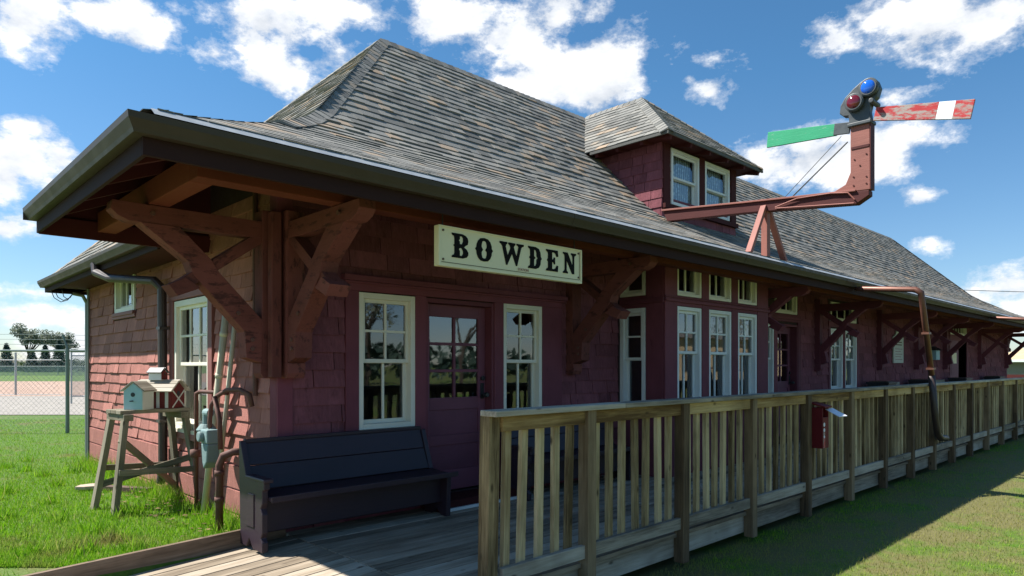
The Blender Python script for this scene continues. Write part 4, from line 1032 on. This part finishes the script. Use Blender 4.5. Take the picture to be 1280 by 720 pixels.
q=MB(); q.prism([(0,0),(.2,0),(.0,.12)],(17.74,-.004,1.80),(0,-1,0),(0,0,1),(.4,0,0)); build('hood',q,M['black'],bl,.004)
def wallbench(x0,x1,label):
    t=thing('wall_bench',(x0,-.2,ZD),label,'bench','pale benches against the far wall')
    q=MB(); q.b2((x0,-.06,.84),(x1,-.03,1.02)); build('backrest',q,M['rim'],t,.004)
    q=MB(); q.b2((x0,-.48,.47),(x1,-.08,.50)); build('seat',q,M['rim'],t,.004)
    for x in (x0+.1,x1-.15): q=MB(); q.b2((x,-.46,ZD),(x+.05,-.06,.468)); build('leg',q,M['rim'],t,.003)
wallbench(13.4,15.1,'pale grey bench backrest showing below the arched plaque'); wallbench(17.3,18.9,'pale grey bench backrest showing between the copper downspout and far door')
def planter(x,w,label):
    t=thing('planter_box',(x,-.4,ZD),label,'planter','dark planters along the front wall')
    q=MB(); q.prism([(-w/2+.03,ZD),(w/2-.03,ZD),(w/2,1.02),(-w/2,1.02)],(x,-.55,0),(1,0,0),(0,0,1),(0,.4,0)); build('box',q,M['black'],t,.006)
    q=MB(); q.b2((x-w/2-.02,-.57,1.021),(x+w/2+.02,-.13,1.06)); build('rim',q,M['black'],t,.004)
    q=MB()
    q.b2((x-w/2+.03,-.53,1.061),(x+w/2-.03,-.17,1.075)); build('soil',q,M['brown'],t)
planter(12.95,.5,'dark planter left of the arched plaque, nearest of the dark planters'); planter(15.75,.55,'dark planter between the arched plaque and the copper downspout'); planter(19.2,.6,'dark planter beside the open far doorway'); planter(23.3,.7,'dark planter beside the last bracket on the front wall, farthest of the dark planters')
hs=MB(); hs.b2((27.9,-1.32,2.02),(28.6,-1.29,2.40)); hs.tube([(28.0,-1.305,2.40),(28.0,-1.305,2.5)],.012,6); hs.tube([(28.5,-1.305,2.40),(28.5,-1.305,2.5)],.012,6)
tag(build('hanging_board',hs,M['plaque'],None,.003,False,(28.25,-1.3,2.0)),'small pale board hanging from the eave at the far right corner','sign')

# =================================================================== GROUND
g=MB()
ysn=[-1500,-60,-12,-6,-3,-2.6,-.9,-.45,-.12,0,3,8,20,60,400,2500]
zy={-1500:-.25,-60:-.25,-12:-.22,-6:-.2,-3:-.19,-2.6:-.19,-.9:-.26,-.45:-.26,-.12:.03,0:.03,3:.03,8:.04,20:.04,60:.04,400:.0,2500:.0}
xs=[-2000,-200,-40,-10,-5,-4,0,8,16,30,60,200,3000]
vs=[];fs=[]
for yv in ysn:
    for xv in xs:
        z=zy[yv]
        if xv<=-5 and -1<yv<20: z=min(z,.03)
        vs.append((xv,yv,z))
nx=len(xs)
for j in range(len(ysn)-1):
    for i in range(nx-1): fs.append((j*nx+i,j*nx+i+1,(j+1)*nx+i+1,(j+1)*nx+i))
g.add(vs,fs); tag(build('ground',g,M['lawn']),None,None,None,'structure')
def strip(name,d0,d1,r0,r1,z,mat):
    q=MB(); q.quad([dr(d0,r0,z),dr(d0,r1,z),dr(d1,r1,z),dr(d1,r0,z)]); return tag(build(name,q,M[mat]),None,None,None,'structure')
strip('gravel_path',18.6,30,-70,-6,.055,'gravel'); strip('baseball_infield',30,58,-110,-8,.058,'dirt')
q=MB(); q.quad([(-40,-36,-.235),(200,-36,-.235),(200,-11,-.225),(-40,-11,-.225)]); tag(build('street',q,M['asphalt']),None,None,None,'structure')  # unseen asphalt, added so the lower panes mirror dark ground and less green bounces
# grass blades
def blades(name,n,gen,zf,hmin,hmax,wd):
    P=gen(n); n=len(P); a=RS.rand(n)*6.283; h=hmin+(hmax-hmin)*RS.rand(n)**1.5; le=(RS.rand(n,2)-.5)*h[:,None]*1.1
    z=np.array([zf(x,y) for x,y in P]); dx=np.cos(a)*wd; dy=np.sin(a)*wd
    vs=np.zeros((n,3,3)); vs[:,0]=np.stack([P[:,0]-dx,P[:,1]-dy,z],1); vs[:,1]=np.stack([P[:,0]+dx,P[:,1]+dy,z],1); vs[:,2]=np.stack([P[:,0]+le[:,0],P[:,1]+le[:,1],z+h],1)
    me=bpy.data.meshes.new(name); me.from_pydata(vs.reshape(-1,3).tolist(),[],[(3*i,3*i+1,3*i+2) for i in range(n)])
    at=me.attributes.new('rnd','FLOAT','POINT'); at.data.foreach_set('value',np.repeat(RS.rand(n),3).astype(np.float32))
    me.materials.append(M['blade']); o=bpy.data.objects.new(name,me); COL.objects.link(o); return tag(o,'short patchy green lawn grass','grass',None,'stuff')
def gen_left(n):
    d=4.6+12.5*RS.rand(n)**1.5; r=(-.84+.55*RS.rand(n))*d
    X=CAM.x+FW.x*d+RT.x*r; Y=CAM.y+FW.y*d+RT.y*r
    m=n//3; X2=-.06-9*RS.rand(m)**1.1; Y2=-.07+14*RS.rand(m)   # the lawn goes on to the side of the view
    X=np.concatenate([X,X2]); Y=np.concatenate([Y,Y2])
    k=(Y>-.07)&((X<-.06)|(Y>6.25)); return np.stack([X[k],Y[k]],1)
def gen_right(n):
    d=3.9+15*RS.rand(n)**1.4; r=(.0+.95*RS.rand(n))*d
    X=CAM.x+FW.x*d+RT.x*r; Y=CAM.y+FW.y*d+RT.y*r
    m=n//3; X2=-1+24*RS.rand(m); Y2=-2.2-6.5*RS.rand(m)
    X=np.concatenate([X,X2]); Y=np.concatenate([Y,Y2])
    k=(Y<-2.2)&(Y>-9)&(X>.3); return np.stack([X[k],Y[k]],1)
go=blades('lawn_grass',120000,gen_left,lambda x,y:.03,.018,.06,.0035); go['label']='bright sunlit lawn grass beside the end wall'
go=blades('lawn_grass',120000,gen_right,lambda x,y:-.195,.012,.045,.003); go['label']='short patchy lawn grass in front of the railing'
# taller tufts along the wall foot
def gen_foot(n):
    Y=RS.rand(n)*6; X=-.03-.3*RS.rand(n)**2; k=RS.rand(n)<(.35+.65*(np.sin(Y*3.1)>0)); return np.stack([X[k],Y[k]],1)
go=blades('wall_grass',5000,gen_foot,lambda x,y:.03,.06,.22,.004); go['label']='taller grass tufts along the foot of the end wall'
def gen_weed(n):
    c=np.stack([-.3-3.2*RS.rand(70),.2+7*RS.rand(70)],1); i=RS.randint(0,70,n); P=c[i]+RS.randn(n,2)*.05; k=P[:,1]>.0; return P[k]
go=blades('weed_tufts',5000,gen_weed,lambda x,y:.03,.05,.15,.006); go['label']='scattered coarse weed tufts in the sunlit lawn'
# dry leaf litter
q=MB()
for i in range(240):
    x,y=-.05-.55*rnd()**1.5,.1+2.9*rnd(); a=rnd()*6.28; s=.012+.02*rnd(); z=.05+.03*rnd()
    u=V((math.cos(a),math.sin(a),.3*(rnd()-.5)))*s; v_=V((-math.sin(a),math.cos(a),.5*(rnd()-.5)))*s*.6
    c=V((x,y,z)); q.quad([c-u,c-v_,c+u,c+v_])
tag(build('dry_leaves',q,M['dryleaf']),'dry brown leaf litter along the wall foot','leaves',None,'stuff')

# =================================================================== BACKGROUND LEFT
def chain_mesh(mb,p0,p1,h,pitch=.09,rad=.0028):
    p0=V(p0);p1=V(p1);u=(p1-p0);l=u.length;u.normalize(); z=V((0,0,1)); n=int((l+h)/pitch)
    for i in range(-int(h/pitch),int(l/pitch)):
        for sg_ in (1,-1):
            if sg_==1: a,b_=(i*pitch,0),(i*pitch+h,h)
            else: a,b_=(i*pitch,h),(i*pitch+h,0)
            def clip(a,b_):
                (x0,z0),(x1,z1)=a,b_
                if x0<0: t=(0-x0)/(x1-x0); x0,z0=0,z0+(z1-z0)*t
                if x1>l: t=(l-x0)/(x1-x0); x1,z1=l,z0+(z1-z0)*t
                return (x0,z0),(x1,z1)
            if a[0]>l or b_[0]<0: continue
            a,b_=clip(a,b_)
            A=p0+u*a[0]+z*a[1]; B=p0+u*b_[0]+z*b_[1]
            n_=u.cross(z)*rad; t_=(B-A).normalized().cross(u.cross(z)).normalized()*rad
            mb.add([A-t_,B-t_,B+t_,A+t_],[(0,1,2,3)],None,.5)
f1=thing('chain_link_fence',dr(13.7,-8.9,.03),'green-grey chain-link fence with barbed wire strands in front of the ball field','fence')
q=MB(); chain_mesh(q,dr(13.4,-21,.06),dr(13.9,-7.6,.06),1.65,.10,.0016); build('mesh',q,M['steel'],f1)
q=MB(); q.tube([dr(13.38,-21,1.71),dr(13.88,-7.6,1.70)],.022,8); build('top_rail',q,M['greensteel'],f1)
for r_ in (-8.94,-12.2,-15.5,-18.8):
    q=MB(); q.tube([dr(13.66,r_,-.1),dr(13.66,r_,1.74)],.036,10); q.tube([dr(13.66,r_,1.74),dr(13.66,r_-.10,2.02)],.018,6); build('post',q,M['greensteel'],f1)
q=MB()
for k_,z in ((.03,1.82),(.065,1.92),(.10,2.02)): q.tube([dr(13.46,-20,z+.02),dr(13.66,-10,z+.01),dr(13.66,-8.94-k_,z),dr(13.8,-7.6,z-.03)],.004,5)
build('barbed_wire',q,M['steel'],f1)
f2=thing('chain_link_fence',dr(31,-22,.03),'grey chain-link fence with a thin mid rail across the edge of the infield','fence')
q=MB(); chain_mesh(q,dr(31,-30,.06),dr(31.5,-21,.06),1.6,.25,.003); build('mesh',q,M['steel'],f2)
q=MB(); q.tube([dr(31,-30,1.66),dr(31.5,-20.9,1.66)],.025,6); q.tube([dr(31,-30,.06),dr(31.5,-20.9,.06)],.025,6); build('rail',q,M['steel'],f2)
for r_ in (-27.5,-22.8): q=MB(); q.tube([dr(31.2,r_,0),dr(31.2,r_,2.0)],.045,8); build('post',q,M['steel'],f2)
f3=thing('outfield_fence',dr(92,-65,0),'long low grey outfield fence beyond the grass of the ball field','fence')
q=MB(); a,b_=dr(92,-85,.03),dr(95,-40,.03); chain_mesh(q,a,b_,1.25,.22,.022); build('mesh',q,M['steel'],f3)
q=MB(); q.tube([a+V((0,0,1.28)),b_+V((0,0,1.28))],.04,6); build('rail',q,M['steel'],f3)
for i in range(9): q=MB(); p=a.lerp(b_,i/8); q.tube([p,p+V((0,0,1.35))],.05,6); build('post',q,M['steel'],f3)
bk=thing('backstop_gate',dr(24,-15.3,.03),'tall grey chain-link gate panel standing beside the ball field, next to the station corner','gate')
q=MB(); chain_mesh(q,dr(24,-15.55,.3),dr(24.1,-14.95,.3),1.45,.07,.006); build('mesh',q,M['steel'],bk)
q=MB()
for r_ in (-15.57,-14.93): q.tube([dr(24,r_,0.03),dr(24,r_,2.0)],.03,6)
q.tube([dr(24,-15.57,1.75),dr(24,-14.93,1.75)],.025,6); q.tube([dr(24,-15.57,.32),dr(24,-14.93,.32)],.025,6)
q.tube([dr(24,-15.57,2.0),dr(24,-13.9,2.0)],.02,6); q.tube([dr(24,-15.57,1.88),dr(24,-13.9,1.88)],.02,6); build('frame',q,M['steel'],bk)
bl_=thing('bleacher',dr(26,-16,.03),'dark bleacher seating half hidden by the station corner','bleacher')
q=MB()
for i in range(3): q.box(dr(26,-15.55+.35*i,.35+.25*i),(.3,2.0,.05),(RT,FW,V((0,0,1))))
build('seat',q,M['black'],bl_)
q=MB()
for dd in (25.1,26.9): q.beam(dr(dd,-15.7,.03),dr(dd,-14.7,.85),.05,.05); q.beam(dr(dd,-14.8,.03),dr(dd,-14.8,.9),.05,.05)
build('frame',q,M['black'],bl_)
def leafball(mb,c,rad,n,ls,shape=1.0):
    for _ in range(n):
        d=V((random.gauss(0,1),random.gauss(0,1),random.gauss(0,1))).normalized()*(rnd()**.45); p=V(c)+V((d.x*rad,d.y*rad,d.z*rad*shape))
        u=V((random.gauss(0,1),random.gauss(0,1),random.gauss(0,1))).normalized(); v_=u.orthogonal().normalized(); s=ls*(.5+rnd())
        mb.add([p-u*s,p+v_*s*.6,p+u*s,p-v_*s*.6],[(0,1,2,3)],None,rnd())
def broad(d,r,h,label,spread,n,lean=0,grp='broadleaf trees beyond the ball field',mat='leafgrey',ls=.22):
    b=dr(d,r,0); t=thing('broadleaf_tree',b,label,'tree',grp)
    tr=MB(); cr=MB(); fork=b+RT*lean*.5+V((0,0,h*.35))
    tr.tube([b,b+RT*lean*.2+V((0,0,h*.15)),fork],[h*.035,h*.028,h*.024],8)
    for i in range(9):
        a=i*2.4; e=spread*(.5+.5*rnd()); tip=fork+V((math.cos(a)*e,math.sin(a)*e,h*(.28+.32*rnd())))+RT*lean*.3
        mid=fork.lerp(tip,.5)+V((0,0,h*.06)); tr.tube([fork,mid,tip],[h*.016,h*.009,h*.003],6)
        leafball(cr,tip,spread*.42,n//8,ls,.8); leafball(cr,mid.lerp(tip,.5)+V((0,0,.3)),spread*.34,n//12,ls,.75)
    build('trunk',tr,M['bark'],t); build('crown',cr,M[mat],t)
broad(150,-107.5,10.5,'grey-green broadleaf tree with a leaning forked trunk in the middle of the tree row',3.6,1700,1.5)
broad(150,-118,10,'grey-green broadleaf tree cut by the left edge of the photo',3.2,1300)
broad(156,-103.5,9.2,'rounder grey-green broadleaf crown right of the leaning tree',3.0,1300)
def spruce(d,r,h,w,label):
    b=dr(d,r,0); t=thing('spruce_tree',b,label,'tree','spruces beyond the ball field'); tr=MB(); cr=MB()
    tr.tube([b,b+V((0,0,h))],[h*.03,.02],6); nlay=int(h*3)
    for i in range(nlay):
        z=h*(.06+.94*i/nlay); rr=w*(1-i/nlay)**.9*.62+.06
        for j in range(5):
            a=j*1.26+i; leafball(cr,b+V((math.cos(a)*rr*.8,math.sin(a)*rr*.8,z-.1*rr)),rr*.55+.1,26,.16,.5)
    build('trunk',tr,M['bark'],t); build('crown',cr,M['needle'],t)
spruce(140,-104.2,6.2,2.4,'dark spruce under the left edge of the leaning broadleaf tree'); spruce(140,-98.8,4.6,2.2,'short dark spruce below the leaning broadleaf crown'); spruce(140,-96.2,6.0,2.1,'dark spruce left of the tallest pointed spruce'); spruce(140,-93.4,7.0,2.6,'tallest pointed dark spruce nearest the station corner')
hd_=MB()
for i in range(60):
    r_=-122+i*.62; leafball(hd_,dr(150+2*rnd(),r_,.9+.9*rnd()),1.5,70,.30,.8)
tag(build('hedge_row',hd_,M['hedge']),'low dark green hedge row beyond the outfield fence','hedge',None,'stuff')

# =================================================================== BACKGROUND RIGHT
fhouse=thing('far_house',(52,1,0),'distant pale bungalow with a brown hip roof beyond the right end of the station','house')
q=MB(); q.b2((49,-9,0),(58,4.6,1.9)); build('wall',q,M['slate'],fhouse)
q=MB(); A=[V((48.4,-9.6,1.75)),V((58.6,-9.6,1.75)),V((58.6,5.0,1.75)),V((48.4,5.0,1.75))]; R1,R2=V((53,-6.5,3.1)),V((53,2.0,3.1))
q.quad([A[3],A[0],R1,R2]); q.quad([A[0],A[1],R1]); q.quad([A[1],A[2],R2,R1]); q.quad([A[2],A[3],R2]); build('roof',q,M['brick'],fhouse)
q=MB(); q.b2((48.95,.5,.9),(48.99,2.6,1.6)); q.b2((48.95,-4.5,.9),(48.99,-3.0,1.6)); build('window',q,M['black'],fhouse)
q=MB(); q.b2((48.36,-9.6,1.62),(48.42,5.0,1.78)); build('fascia',q,M['whitewood'],fhouse)
rfn=thing('red_board_fence',(31,-1,0),'low dark red board fence with white posts beyond the far end of the deck','fence')
q=MB(); q.b2((30,-6,-.1),(30.05,3,1.05)); build('boards',q,M['semdark'],rfn)
for y_ in (-.5,-1.4,-4): q=MB(); q.b2((29.93,y_,-.1),(29.99,y_+.12,1.0)); build('post',q,M['whitewood'],rfn)
pw=MB(); pw.tube([(40+i*4,14-i*3.2,6.2+.02*(i-5)**2) for i in range(12)],.02,5); tag(build('power_line',pw,M['black']),'thin dark overhead wire in the sky beyond the right end of the roof','wire')

# behind the viewer: what the window panes mirror
tb=thing('street_building',(47,-24,0),'tan brick building across the street, mirrored in the bay window panes','building')
q=MB(); q.b2((38,-30,-.25),(60,-22,3.4)); build('wall',q,M['brick'],tb)
q=MB(); q.b2((37.6,-30.4,3.4),(60.4,-21.6,3.7)); build('roof',q,M['slate'],tb)
for i in range(5): q=MB(); q.b2((39.5+4*i,-21.99,1.0),(41.2+4*i,-21.95,2.4)); build('window',q,M['black'],tb)
def bare(x,y,h,label):
    b=V((x,y,-.25)); t=thing('street_tree',b,label,'tree','bare trees across the street'); tr=MB()
    def grow_(p,d,l,r_,k):
        q=p+d*l; tr.tube([p,p.lerp(q,.5)+V((rnd()-.5,rnd()-.5,0))*l*.08,q],[r_,r_*.85,r_*.65],5,cap=False)
        if k==0: return
        for _ in range(3):
            nd=(d+V((random.gauss(0,.55),random.gauss(0,.55),.12+random.gauss(0,.3)))).normalized(); grow_(q,nd,l*(.62+.2*rnd()),r_*.6,k-1)
    grow_(b,V((0,0,1)),h*.25,h*.015,6); build('trunk',tr,M['bark'],t)
    cr=MB()
    for v_ in tr.v[::90]: leafball(cr,v_,.35,5,.09)
    build('crown',cr,M['leafgrey'],t)
for x,y,h,l in ((14,-21,9,'bare branching tree across the street mirrored in the left window by the door'),(22,-24,10,'bare branching tree across the street mirrored in the door panes'),(30,-26,10,'bare branching tree across the street mirrored right of the door'),(35,-15,8,'bare branching tree standing before the tan building across the street'),(66,-20,10,'bare branching tree at the far end of the street')): bare(x,y,h,l)
q=MB()
for i in range(75):
    t=i/74; x=-15+95*t; y=-38-6*math.sin(t*3)+ (14*max(0,t-.6)/.4); leafball(q,(x,y,1.2+1.2*rnd()),2.0,42,.42,.8)
tag(build('mirror_hedge',q,M['needle']),'dark evergreen hedge added out of view across the street to darken the mirrored horizon','hedge',None,'stuff')  # added behind the viewer to block the bright horizon the panes would mirror

# =================================================================== CAMERA, LIGHT, SKY
cam=bpy.data.cameras.new('camera'); co=bpy.data.objects.new('camera',cam); COL.objects.link(co)
co.location=CAM; co.rotation_euler=(math.radians(90),0,-math.atan2(FW.x,FW.y)); cam.sensor_width=36; cam.lens=849/1280*36; cam.shift_y=97/1280; cam.clip_end=6000; cam.clip_start=.05
S.camera=co
sun=bpy.data.lights.new('sun','SUN'); so=bpy.data.objects.new('sun',sun); COL.objects.link(so); sun.energy=5.0; sun.angle=math.radians(.53); sun.color=(1,.955,.89)
so.rotation_euler=SUN.to_track_quat('Z','Y').to_euler()
W=bpy.data.worlds.new('World'); S.world=W; W.use_nodes=True; nt=W.node_tree; nt.nodes.clear(); k=N(nt)
sky=k.n('ShaderNodeTexSky',sky_type='NISHITA'); sky.sun_disc=False; sky.sun_elevation=math.asin(SUN.z); sky.sun_rotation=math.atan2(SUN.x,SUN.y); sky.altitude=900; sky.air_density=1.0; sky.dust_density=.6; sky.ozone_density=3.0
dirv=k.n('ShaderNodeTexCoord').outputs['Generated']
sx0=k.n('ShaderNodeSeparateXYZ'); k.l(dirv,sx0.inputs[0]); sepz=sx0.outputs[2]
F=849.
clouds=[(330,28,75,42,1),(345,88,50,32,1),(268,68,34,20,.85),(175,32,70,30,1),(30,22,62,34,1),(430,12,70,22,1),(250,10,60,25,.8),
 (640,45,95,50,1.1),(735,95,75,48,1.1),(585,30,70,40,1),(690,20,50,30,1),(650,110,60,30,.9),(425,70,45,25,.7),
 (1165,32,62,42,1),(1225,35,60,30,.95),(1110,18,40,20,.7),(1045,50,28,16,.65),(1255,15,40,24,.8),
 (1015,200,92,30,1.1),(1085,178,62,22,.85),(1115,165,30,12,.6),
 (885,115,36,20,.75),(860,98,20,14,.6),(820,90,18,10,.5),(885,80,16,10,.5),
 (28,195,46,36,.95),(75,200,34,26,.8),(30,158,34,14,.75),(12,285,36,20,.9),(5,215,30,40,.9),
 (60,396,75,13,.9),(95,432,70,20,.9),(35,365,50,8,.5),(1265,358,52,24,.95),(1225,372,40,16,.7),(1150,245,22,10,.6),(1168,306,22,10,.5),(1120,122,26,12,.6),(1290,385,50,24,.9)]
den=None
for (px,py,a,b,s_) in clouds:
    d=(FW*F+RT*(px-640)+V((0,0,457-py))); R0=d.length; d.normalize()
    h=V((0,0,1)).cross(d).normalized(); v_=d.cross(h)
    mt=Matrix((h,v_,d)).transposed()
    fh_=math.sqrt(F*F+0)/R0   # off-axis pixels subtend less
    hor=math.hypot(F,px-640); sa=a*F/(hor*R0); sb=b/R0*1.0
    mp=k.n('ShaderNodeMapping',vector_type='TEXTURE'); mp.inputs['Location'].default_value=d; mp.inputs['Rotation'].default_value=mt.to_euler(); mp.inputs['Scale'].default_value=(sa,sb,sa)
    k.l(dirv,mp.inputs[0]); ln=k.n('ShaderNodeVectorMath',operation='LENGTH'); k.l(mp.outputs[0],ln.inputs[0])
    q=k.math('MULTIPLY_ADD',ln.outputs['Value'],-s_*.62,s_)
    den=q if den is None else k.math('SMOOTH_MAX',den,q,.12)
# a general field of clouds for the rest of the sky (behind the viewer)
nb_=k.noise(dirv,2.2,3,.5,(1,1,2.2)); back=k.n('ShaderNodeVectorMath',operation='DOT_PRODUCT'); k.l(dirv,back.inputs[0]); back.inputs[1].default_value=(-FW.x,-FW.y,.0)
gen_=k.math('MULTIPLY',k.math('MULTIPLY_ADD',nb_,5,-2.3),k.ramp(back.outputs['Value'],[(.0,(0,0,0)),(.25,(1,1,1))]))
den=k.math('MAXIMUM',k.math('MAXIMUM',den,-.6),k.math('SUBTRACT',gen_,.62))
n1=k.noise(dirv,9,9,.62,(1,1,1.7)); n2=k.noise(dirv,30,6,.7,(1,1,1.5))
fz=k.math('MULTIPLY_ADD',n1,2.6,-1.42); fz=k.math('MULTIPLY_ADD',n2,.8,k.math('SUBTRACT',fz,.32))
dd=k.math('ADD',den,fz)
alpha=k.ramp(dd,[(.16,(0,0,0)),(.34,(.28,.28,.28)),(.55,(.9,.9,.9)),(.75,(1,1,1))])
mpo=k.n('ShaderNodeMapping'); mpo.inputs['Location'].default_value=(.0,.0,.035); k.l(dirv,mpo.inputs[0]); n3=k.noise(mpo.outputs[0],9,7,.6,(1,1,1.7))
shade=k.math('SUBTRACT',n1,n3)
cc=k.ramp(k.math('MULTIPLY_ADD',shade,1.6,k.math('MULTIPLY_ADD',dd,-.12,.62)),[(.15,(5.2,5.6,6.2)),(.5,(7.4,7.6,7.9)),(.8,(9.2,9.2,9.2))])
CLK=k.n('ShaderNodeMix',data_type='RGBA',blend_type='MULTIPLY'); CLK.inputs[0].default_value=1; k.l(cc,CLK.inputs[6]); CLK.inputs[7].default_value=(.97,.97,.97,1)
col=k.mix(alpha,k.mix(1.0,sky.outputs[0],k.ramp(sepz,[(.0,(.92,.93,.96)),(.10,(.84,.97,1.03)),(.38,(.60,1.0,1.13))]),'MULTIPLY'),CLK.outputs[2])
bg=k.n('ShaderNodeBackground'); bg.inputs[1].default_value=.07; k.l(col,bg.inputs[0]); wo=k.n('ShaderNodeOutputWorld'); k.l(bg.outputs[0],wo.inputs[0])
S.view_settings.view_transform='Standard'; S.view_settings.look='None'; S.view_settings.gamma=1; S.view_settings.use_curve_mapping=False; S.view_settings.exposure=1.0
S.render.engine='CYCLES'; S.render.resolution_x=1024; S.render.resolution_y=576
